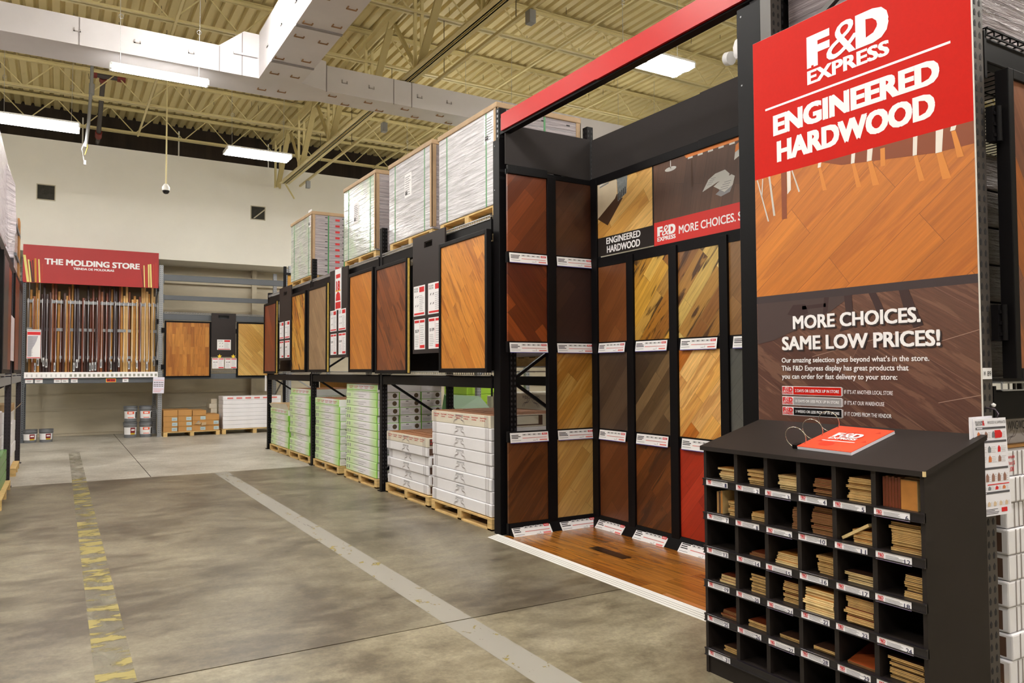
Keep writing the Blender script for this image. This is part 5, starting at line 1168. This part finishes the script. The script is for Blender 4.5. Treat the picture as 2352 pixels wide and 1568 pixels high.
# sign
r = thing('store_sign', 'red THE MOLDING STORE sign over the upright moldings', 'sign', (.66, 20.3, 3.62))
F = FY(20.30)
MB().fbox(F, -.74, 2.052, 3.622, 4.482, -.03, 0).build('board', P('molding sign red', (172, 32, 32), .5, var=.06, vs=2), r)
t = MB(); t.text(F, 'THE MOLDING STORE', -.325, 1.634, 4.052, 4.192, 0, .003, .045); t.text(F, 'TIENDA DE MOLDURAS', .245, 1.087, 3.963, 4.015, 0, .003, .035); t.build('lettering', white, r)
pm = [P('printed molding cream', (226, 214, 130), .6), P('printed molding brown', (70, 40, 34), .6), P('printed molding gold', (200, 140, 40), .6), P('printed molding red', (190, 60, 36), .6)]
t = MB()
for (a, b, c, d, w, mi) in ((-.739, 4.24, -.66, 3.63, .05, 0), (-.65, 4.14, -.6, 3.63, .03, 0), (-.62, 4.10, -.56, 3.63, .03, 1), (-.565, 4.13, -.53, 3.63, .02, 1), (-.52, 4.175, -.505, 3.63, .035, 2), (-.45, 4.16, -.425, 3.63, .028, 0), (-.37, 4.06, -.385, 3.63, .016, 3),
                            ):
    t.poly(F, [(a, b), (c, d), (c+w, d), (a+w, b)], .003, mi)
t.build('printed_moldings', pm, r); t = MB()
for (a, b, c, d, w, mi) in ((1.671, 4.08, 1.715, 3.63, .01, 1), (1.715, 4.16, 1.735, 3.63, .022, 0), (1.81, 4.19, 1.825, 3.63, .03, 0), (1.85, 4.2, 1.875, 3.63, .035, 0), (1.93, 4.2, 1.94, 3.63, .02, 3), (1.98, 4.24, 1.985, 3.63, .016, 3), (1.76, 4.12, 1.77, 3.63, .02, 3)):
    t.poly(F, [(a, b), (c, d), (c+w, d), (a+w, b)], .003, mi)
t.build('printed_moldings', pm, r)
# upright moldings in slots
MC = [P('molding walnut', (72, 36, 28), .4, var=.1), P('molding mahogany', (112, 52, 30), .4, var=.15), P('molding honey oak', (196, 138, 64), .45, var=.2), P('molding maple', (222, 180, 116), .5, var=.12), P('molding espresso', (48, 24, 28), .35), P('molding chestnut', (150, 84, 40), .4, var=.2)]
MNM = ['walnut', 'mahogany', 'honey oak', 'maple', 'espresso', 'chestnut']
seq = [2, 5, 2, 2, 0, 4, 4, 0, 5, 1, 2, 1, 0, 2, 5, 2, 4, 4, 0, 1, 0, 4, 1, 1, 0, 1, 5, 0, 1, 0, 2, 4, 4, 1, 2, 3, 3, 5, 3, 2, 3, 1, 3, 3, 3, 2, 3, 3]
cnt = {}; tot = {k: seq.count(k) for k in set(seq)}
x = -.615; n = len(seq); stp = (2.045-x)/n
tagp = P('molding tag', (236, 236, 238), .6)
for i, s in enumerate(seq):
    w = stp*rnd.uniform(.78, 1.0); h = rnd.uniform(1.75, 2.35); yb = 20.62+rnd.uniform(-.05, .1); lean = rnd.uniform(-.006, .006)
    x0 = x+i*stp; z0 = 1.54; zt_ = min(z0+h, 3.9)
    cnt[s] = cnt.get(s, 0)+1
    o = MB(); F = Fr((x0, yb, z0), (1, 0, 0), (lean, .06, 1))
    H = zt_-z0
    o.prism(Fr((x0, yb, z0), (1, 0, 0), (0, 1, 0)), [(0, 0), (w*.3, -.01), (w*.7, -.01), (w, 0), (w, .016), (0, .016)], 0, .001)
    o = MB(); k = [(0, .0), (w*.25, .012), (w*.6, .012), (w, .004)]
    vs = []
    for v in (0, H):
        vs += [F.p(a, v, b) for a, b in k]+[F.p(w, v, -.012), F.p(0, v, -.012)]
    o.add(vs, [(5, 4, 3, 2, 1, 0), (6, 7, 8, 9, 10, 11)]+[(j, (j+1) % 6, 6+(j+1) % 6, 6+j) for j in range(6)], 0)
    if i in (3, 5, 6, 16, 17, 22, 24, 26, 33, 40, 44, 47) or i % 7 == 2:
        v = rnd.uniform(.06, .22); o.fbox(Fr(F.p(0, v, .013), F.U, F.V), w*.1, w*.9, 0, .2, 0, .001, 1); o.fbox(Fr(F.p(0, v, .0145), F.U, F.V), w*.3, w*.6, .03, .14, 0, .0005, 2)
    m = o.build('molding_strip', [MC[s], tagp, inkdark])
    tag(m, '%s molding from the left standing in the slots' % (('leftmost ' if cnt[s] == 1 else 'rightmost ' if cnt[s] == tot[s] else ORD[cnt[s]-1]+' ')+MNM[s]) if cnt[s] != tot[s] or tot[s] == 1 else 'rightmost %s molding standing in the slots' % MNM[s], 'molding', 'upright moldings under the red sign')
for i in range(30):
    xx = -.63+i*.0925
    o = MB(); o.tube([(xx, 20.72, 3.25), (xx, 20.45, 3.27), (xx, 20.42, 3.2), (xx, 20.42, 1.9), (xx, 20.46, 1.82), (xx, 20.72, 1.93)], .0075, 6)
    tag(o.build('divider_rod', P('white divider rod', (222, 220, 224), .4)), '%s white divider rod between the moldings%s' % (ORD[i] if i < 15 else ORD[29-i], ' from the left' if i < 15 else ' from the right'), 'divider', 'white rods between the moldings')
for i, z in enumerate((1.9, 2.55, 3.2)): tag(MB().box(-.66, 2.06, 20.72, 20.76, z, z+.07).build('back_rail', steel), '%s grey rail behind the moldings' % ('lower', 'middle', 'upper')[i], 'rail', 'rails behind the moldings')
tag(MB().box(-.68, 2.06, 20.95, 20.99, 1.52, 4.3).build('back_board', P('dim backing', (92, 78, 60), .8)), 'dim backing board behind the upright moldings', 'board')
tag(MB().box(-.68, 2.06, 20.36, 20.96, 1.50, 1.535).build('molding_shelf', steeldark), 'grey shelf the upright moldings stand on', 'shelf')
r = thing('label_lip', 'white label strip along the front edge of the molding shelf', 'label strip', (.7, 20.32, 1.46))
G = Fr((0, 20.27, 1.455), (1, 0, 0), (0, .35, 1)); t = MB(); t.fbox(G, -.68, 2.06, 0, .14, -.004, 0)
for i in range(29): u = -.64+i*.094; t.quad(G, u, u+.028+.02*(i > 8), .025, .09, .001, 1 if i < 9 else 2)
t.build('strip', [white, lgr, P('label print', (150, 150, 140), .6)], r)
for i, (a, w, c) in enumerate(((-.655, .15, 0), (-.47, .15, 0), (-.1, .14, 0), (.05, .135, 0), (.235, .135, 0), (.95, .21, 1), (1.3, .125, 0))):
    F = FY(20.325); t = MB(); t.fbox(F, a, a+w, 1.345, 1.435, 0, .003, 0 if not c else 1)
    if c: t.fbox(F, a+.01, a+w-.01, 1.355, 1.425, .003, .0036, 2); t.text(F, '38', a+.02, a+.08, 1.37, 1.412, 3, .005, .03); t.lines(F, a+.1, a+w-.02, 1.37, 1.41, 3, 3, .005, .5, 0)
    else: t.quad(F, a, a+w, 1.425, 1.435, .004, 2); t.lines(F, a+.03, a+w-.03, 1.37, 1.405, 2, 3, .004, .4)
    tag(t.build('shelf_price_label', [white, P('label yellow', (250, 220, 90), .6), redtag, inkdark]), ('red and yellow price label numbered 38 on the molding beam' if c else '%s white price label from the left on the molding beam' % ORD[i if i < 5 else 5]), 'price label', 'price labels on the molding beam')
F = FY(20.24); t = MB(); t.fbox(F, -.635, -.368, 1.9, 2.552, -.004, 0); t.quad(F, -.625, -.378, 2.43, 2.50, .001, 1); t.quad(F, -.625, -.378, 1.908, 1.925, .001, 1); t.quad(F, -.625, -.378, 2.52, 2.535, .001, 3)
for a, b in ((-.632, -.628), (-.375, -.371)): t.quad(F, a, b, 1.905, 2.5, .001, 1)
t.poly(F, [(-.62, 1.94), (-.55, 1.94), (-.545, 2.1), (-.49, 2.2), (-.45, 2.3), (-.42, 2.41), (-.62, 2.41)], .001, 2)
t.lines(F, -.62, -.5, 1.95, 2.40, 22, 3, .002, .25, .3)
for u in (-.6, -.4): t.bar((u, 20.243, 2.55), (u, 20.285, 3.62), .006, .006, 3)
tag(t.build('price_chart', [white, redtag, P('chart grey', (176, 174, 184), .6), ink]), 'white and red stepped price chart hanging at the left of the moldings', 'price chart')
t = MB(); F = Fr((1.94, 20.2, 1.07), (1, 0, -.03), (.03, 0, 1)); t.fbox(F, 0, .25, 0, .39, -.004, 0); t.quad(F, .01, .24, .31, .318, .001, 1); t.quad(F, .01, .24, .1, .108, .001, 1)
for v in (.16, .2, .25): 
    for k in range(6): t.quad(F, .02+k*.037, .04+k*.037, v, v+.022, .001, 2)
t.lines(F, .02, .22, .03, .09, 3, 1, .001, .3); t.bar((2.06, 20.2, 1.455), (2.06, 20.345, 1.48), .006, .006, 2)
tag(t.build('leaflet', [P('lilac paper', (226, 222, 238), .6), hot, inkdark]), 'lilac printed leaflet hanging from the end of the molding beam', 'leaflet')
for z in (3.55, 2.75, 1.75): tag(MB().box(2.02, 2.07, 20.31, 20.36, z, z+.12).build('post_clamp', black), '%s black clamp at the right of the molding display' % {3.55: 'upper', 2.75: 'middle', 1.75: 'lower'}[z], 'clamp', 'black clamps beside the moldings')

# buckets
def bucket(label, x, y, z, R, H, style, bail=False):
    r = thing('bucket', label, 'bucket', (x, y, z), 'grey adhesive buckets')
    gm = P('grey bucket plastic', (112, 114, 118), .4)
    t0 = MB().lathe((x, y, z), [(R*.9, 0), (R*.95, H*.6), (R, H*.78), (R*1.04, H*.79), (R*1.04, H*.83), (R, H*.84), (R, H*.93)], 24); bo = t0.build('body', gm, r)
    MB().lathe((x, y, z), [(R*1.05, H*.9), (R*1.06, H*.96), (R*1.0, H*.99), (R*.9, H*.97), (.001, H*.97)], 24).build('lid', P('bucket lid', (92, 94, 98), .4), r)
    t = MB()
    def arc(a0, a1, z0, z1, mi, k=.97, n=8):
        vs = []
        for j in range(n+1):
            a = a0+(a1-a0)*j/n
            for zz in (z0, z1): rr = R*(.9+.05*min(1, zz/H/.6)+.05*max(0, (zz/H-.6)/.18))+k; vs.append((x+rr*math.sin(a), y-rr*math.cos(a), z+zz))
        t.add(vs, [(2*j, 2*j+2, 2*j+3, 2*j+1) for j in range(n)], mi)
    arc(-1.2, 1.1, H*.2, H*.66, 0, .0015)
    if style == 'o': arc(-.55, .5, H*.48, H*.64, 1, .003); arc(-.5, .45, H*.24, H*.28, 1, .003); arc(-.35, .25, H*.52, H*.6, 0, .004); arc(.75, 1.05, H*.22, H*.62, 3, .003)
    else: arc(-.05, .75, H*.3, H*.64, 2, .003); arc(-.02, .72, H*.2, H*.3, 4, .003); arc(.08, .62, H*.44, H*.54, 0, .004)
    t.build('label', [white, P('orange label', (236, 86, 40), .5), P('maroon label', (120, 24, 34), .5), inkdark, P('mustard label', (206, 170, 40), .5)], bo)
    t = MB()
    if bail: t.tube([(x+R*1.06*math.cos(a), y-R*1.06*math.sin(a)*.6-.02, z+H*.78-.1*math.sin(a)) for a in [i*math.pi/12 for i in range(13)]], .004, 6)
    else: t.tube([(x+R*1.05*math.cos(a), y-R*1.05*math.sin(a), z+H*.80-.02*math.sin(a)) for a in [i*math.pi/12 for i in range(13)]], .004, 6)
    t.build('handle', wire, bo)
bucket('lower left of the four big grey buckets, with a maroon label', 1.50, 20.62, 0, .15, .38, 'm'); bucket('lower right of the four big grey buckets', 1.84, 20.6, 0, .15, .38, 'o')
bucket('upper left of the four big grey buckets', 1.50, 20.62, .385, .15, .38, 'o'); bucket('upper right of the four big grey buckets', 1.84, 20.6, .385, .15, .38, 'o')
bucket('left one of two small grey buckets under the molding shelf', -.545, 20.4, 0, .14, .30, 'm', True); bucket('right one of two small grey buckets under the molding shelf', -.235, 20.42, 0, .14, .30, 'm', True)
# brown cartons on a pallet
pallet('pallet under the small brown cardboard boxes', 2.2, 20.28, 1.3, 1.0, 0, 'back pallets', 'Y', .11)
blu = P('pale blue label', (176, 200, 208), .6)
cx0 = [2.2, 2.53, 2.85, 3.17]; hh = [(4, .44+.2), (4, .65), (4, .62), (3, .50)]
zz = [[.112, .235, .36, .49, .645], [.112, .24, .365, .495, .645], [.112, .265, .37, .49, .622], [.112, .25, .37, .515]]
cn = ['first', 'second', 'third', 'fourth']
for ci in range(4):
    for k in range(len(zz[ci])-1):
        x0 = cx0[ci]+rnd.uniform(-.008, .008); z0, z1 = zz[ci][k], zz[ci][k+1]; y0 = 20.3+rnd.uniform(0, .02)
        g = MB().box(x0, x0+.318, y0, y0+.85, z0+.001, z1-.002); F = FY(y0); top = k == len(zz[ci])-2
        if not top and not (ci == 2 and k == 1): g.fbox(F, x0+.19, x0+.31, z0+.02, z0+.1, 0, .001, 1); g.quad(F, x0+.21, x0+.28, z0+.05, z0+.06, .0015, 2)
        if ci == 2 and k == 1: g.prism(F, [(x0+.05, z0+.02), (x0+.18, z0+.0), (x0+.20, z0+.06), (x0+.12, z0+.09)], 0, .04, 3); g.poly(F, [(x0+.1, z0+.04), (x0+.17, z0+.09), (x0+.13, z0+.1)], .041, 2); g.prism(F, [(x0+.2, z0-.03), (x0+.31, z0-.01), (x0+.32, z0+.06), (x0+.21, z0+.05)], 0, .05, 3)
        g.quad(F, x0, x0+.318, (z0+z1)/2-.001, (z0+z1)/2+.001, .0008, 3)
        tag(g.build('cardboard_box', [card, blu, ink, kraft], None, .006), '%s brown box in the %s column from the left' % (fromtop(k, len(zz[ci])-1), cn[ci]), 'cardboard box', 'small brown boxes by the back wall')
# white carton stack on a pallet
pallet('pallet with arched stringers under the white cartons by the back wall', 3.56, 20.3, 1.6, 1.0, 0, 'back pallets', 'Y', .125)
for i in range(8):
    z0 = .13+i*.103; g = MB().box(3.57+rnd.uniform(0, .012), 5.02, 20.32+rnd.uniform(0, .015), 20.95, z0+.001, z0+.102); F = FY(20.315)
    if i == 7:
        for k in range(6): g.quad(F, 3.68+k*.22, 3.82+k*.22, z0+.035, z0+.07, .001, 1)
    tag(g.build('flooring_carton', [wb, hot], None, .008), '%s long white carton by the back wall' % fromtop(i, 8), 'carton', 'white cartons by the back wall')
for i in range(6):
    z0 = .13+i*.125; tag(MB().box(3.36+.04*(i % 2), 3.55, 21.0, 21.5, z0, z0+.122).build('flooring_carton', wbd, None, .008), '%s grey-white carton behind the long white cartons' % fromtop(i, 6), 'carton', 'cartons behind the white ones')
# two panels and a hanging board on the back rack
def backpanel(label, x0, x1, z0, z1, face):
    r = thing('framed_flooring_panel', label, 'flooring panel', ((x0+x1)/2, 20.3, z0)); F = FY(20.30); t = MB(); fr = .04
    t.fbox(F, x0, x0+fr, z0, z1, -.05, 0); t.fbox(F, x1-fr, x1, z0, z1, -.05, 0); t.fbox(F, x0+fr, x1-fr, z1-fr, z1, -.05, 0); t.fbox(F, x0+fr, x1-fr, z0, z0+fr, -.05, 0); t.build('frame', black, r)
    MB().fbox(F, x0+fr, x1-fr, z0+fr, z1-fr, -.045, -.01).build('plank_face', face, r)
    for z in (z0+.2, z1-.3): MB().box(x0-.07, x0, 20.31, 20.36, z, z+.12).build('hinge', black, r)
backpanel('framed oak panel with upright planks on the back rack', 2.20, 3.275, 1.44, 2.84, wood('upright oak', [(196, 130, 52), (180, 112, 40), (206, 142, 62), (168, 102, 34)], 'Y', 90, .085, .5, .3, (136, 78, 24), .45, 2, .4))
backpanel('framed pale diagonal oak panel on the back rack', 3.89, 4.97, 1.44, 2.85, wood('pale diagonal oak', [(214, 170, 92), (224, 184, 108), (202, 154, 76)], 'Y', -48, .12, 1, .25, (176, 126, 56), .35, 4, .4))
r = thing('hanging_sign_board', 'dark hanging board with star-topped price cards on the back rack', 'sign board', (3.57, 20.25, 1.65)); F = FY(20.25); t = MB()
for q in ((3.27, 3.86, 1.95, 2.92), (3.27, 3.45, 2.92, 3.0), (3.68, 3.86, 2.92, 3.0), (3.27, 3.86, 3.0, 3.055)): t.fbox(F, *q, -.02, 0)
t.build('board', darkbrown, r); t = MB(); t.fbox(F, 3.44, 3.69, 2.985, 3.005, 0, .015); t.fbox(F, 3.44, 3.455, 2.94, 3.0, 0, .015); t.fbox(F, 3.675, 3.69, 2.94, 3.0, 0, .015); t.build('handle', black, r)
t = MB(); card_price(t, F, 3.41, 2.13, .33, .26, 0); t.build('price_card', CARDM, r)
for k, u in enumerate((3.295, 3.60)): t = MB(); card_price(t, F, u, 1.66, .285, .26, 1+k); t.build('price_card', CARDM, r)
for u in (3.47, 3.80): t = MB(); t.prism(F, [(u+(.06 if i % 2 == 0 else .027)*math.sin(i*math.pi/5), 1.965+(.06 if i % 2 == 0 else .027)*math.cos(i*math.pi/5)) for i in range(9, -1, -1)], .002, .006); t.build('star', P('yellow star', (250, 214, 60), .6), r)
# black frames of a far stand with plywood, seen above the farthest framed panel
r = thing('plywood_stand', 'black framed stand with yellow plywood seen above the far end of the rack', 'stand', (4.9, 18.5, 0))
MB().box(4.60, 4.66, 18.4, 18.46, 0, 4.1).build('post', black, r); MB().box(4.7, 6.2, 18.44, 18.47, 2.4, 3.9).build('plywood_face', P('yellow plywood', (176, 128, 50), .7, var=.15), r)
for z in (2.5, 3.3, 3.9): MB().box(4.66, 6.2, 18.4, 18.44, z, z+.05).build('rail', black, r)
upright('steel_rack_upright', 'small grey steel post top behind the far plywood stand', 5.0, 6.0, 19.4, 4.25, steel, True)

# ================================================================== rack run along the left edge
LX = -.61
for y, l in ((9.5, 'out of view at the front of the left rack'), (12.73, 'nearer post frame of the left rack'), (15.95, 'far post frame of the left rack')):
    upright('rack_upright', 'dark rack frame, '+l, LX, -1.6, y, 3.2, P('dark purple-black steel', (44, 34, 44), .4), True, 'rack frames of the left run')
for a, b, nm in ((9.55, 12.68, 'nearer'), (12.78, 15.9, 'far')):
    beam('rack_beam', 'grey lower beam of the %s bay of the left rack' % nm, -.645, -.575, a, b, 1.425, 1.53, steel, 'beams of the left rack')
    beam('rack_beam', 'black upper beam of the %s bay of the left rack' % nm, -.645, -.575, a, b, 2.97, 3.1, black, 'beams of the left rack')
    deck('wire shelf in the %s bay of the left rack' % nm, -1.6, -.58, a, b, 1.56, 'wire shelves of the left rack')
    t = MB().box(-1.62, -1.6, a, b, .1, 3.0); tag(t.build('backing_sheet', P('tan backing', (128, 96, 40), .7)), 'tan backing board of the %s bay of the left rack' % nm, 'board', 'backing of the left rack')
def sidepanel(label, y0, y1, z0, z1, x, face, edge=None):
    r = thing('framed_flooring_panel', label, 'flooring panel', (x, (y0+y1)/2, z0), 'framed panels of the left rack')
    t = MB(); t.box(x-.05, x, y0, y1, z0, z1); t.build('frame', black if edge is None else edge, r, .004); MB().box(x-.002, x+.006, y0+.05, y1-.05, z0+.05, z1-.05).build('plank_face', face, r)
lred = wood('left red panel', [(120, 48, 22), (110, 40, 18), (132, 58, 28)], 'X', 45, .12, 1, .2, None, 0, 4, .3)
sidepanel('nearest dark framed panel at the left edge', 10.1, 11.05, 1.58, 2.96, -.545, P('dark panel face', (54, 46, 50), .35))
sidepanel('second framed panel at the left edge', 11.15, 12.0, 1.58, 2.96, -.56, lred)
sidepanel('red-brown framed panel at the left edge, widest in view', 12.8, 13.95, 1.58, 3.0, -.55, lred)
sidepanel('farthest framed panel at the left edge', 14.2, 15.3, 1.58, 2.95, -.56, P('dark panel face', (54, 46, 50), .35))
t = MB(); t.box(-.56, -.553, 12.0, 12.8, 1.75, 2.35); tag(t.build('price_board', [P('lilac card stock', (214, 200, 206), .5)]), 'pale price cards between the left edge panels', 'price card')
wl = wrapmat('crumpled film', (216, 206, 214), .4, .12, 80)
r = thing('wrapped_load', 'tall film-wrapped load at the left edge of the picture', 'wrapped pallet load', (-1.1, 10.6, 3.15), 'shrink-wrapped loads'); MB().box(-1.6, -.60, 9.7, 11.5, 3.15, 4.3).build('carton_block', wl, r, .04)
t = MB(); t.add([(-.60, 11.5, 4.25), (-.52, 11.6, 4.0), (-.50, 11.62, 3.4), (-.58, 11.52, 3.15), (-.60, 11.3, 3.2), (-.60, 11.3, 4.2)], [(0, 1, 2, 3, 4, 5)]); t.build('loose_film', wl, r)
r = thing('wrapped_load', 'lower film-wrapped load behind the left edge one, with cardboard corner', 'wrapped pallet load', (-1.1, 14.7, 3.15), 'shrink-wrapped loads'); MB().box(-1.6, -.62, 14.0, 15.3, 3.15, 4.12).build('carton_block', wl, r, .03)
MB().box(-.625, -.60, 14.9, 15.32, 3.15, 4.14).build('corner_board', P('tan corner board', (170, 116, 60), .7), r)
for z in (3.4, 3.85): MB().box(-.63, -.597, 14.0, 15.32, z, z+.05).build('strap', steeldark, r)
GL = 'cartons of the left rack'
for i in range(5): tag(MB().box(-1.5, -.62+rnd.uniform(-.02, .02), 14.0, 15.1, .13+i*.17, .297+i*.17).build('flooring_carton', wb, None, .008), '%s white carton in the far bay of the left rack' % fromtop(i, 5), 'carton', GL)
pallet('pallet in the far bay of the left rack', -1.5, 13.95, .95, 1.2, 0, 'pallets of the left rack')
t = MB(); t.add([(-.62, 14.0, .982), (-.62, 15.1, .982), (-.52, 15.1, 1.1), (-.52, 14.0, 1.08)], [(0, 1, 2, 3), (3, 2, 1, 0)]); t.box(-1.4, -.63, 14.02, 15.08, .982, 1.09)
tag(t.build('open_carton', kraft), 'torn open carton on the far stack of the left rack', 'carton')
lgreen = wrapmat('film over green cartons', (110, 170, 90), .4, .25, 20)
for i in range(3): tag(MB().box(-1.5, -.60, 10.6, 12.5, .13+i*.14, .267+i*.14).build('green_carton', lgreen, None, .01), '%s film-wrapped green carton at the left edge' % fromtop(i, 3), 'carton', 'green cartons of the left rack')
for i in range(3): tag(MB().box(-1.5, -.66, 10.7, 12.5, .56+i*.17, .727+i*.17).build('flooring_carton', wb2, None, .01), '%s greyish carton above the green ones at the left edge' % fromtop(i, 3), 'carton', GL)
pallet('pallet in the nearer bay of the left rack', -1.5, 10.6, .95, 1.9, 0, 'pallets of the left rack')
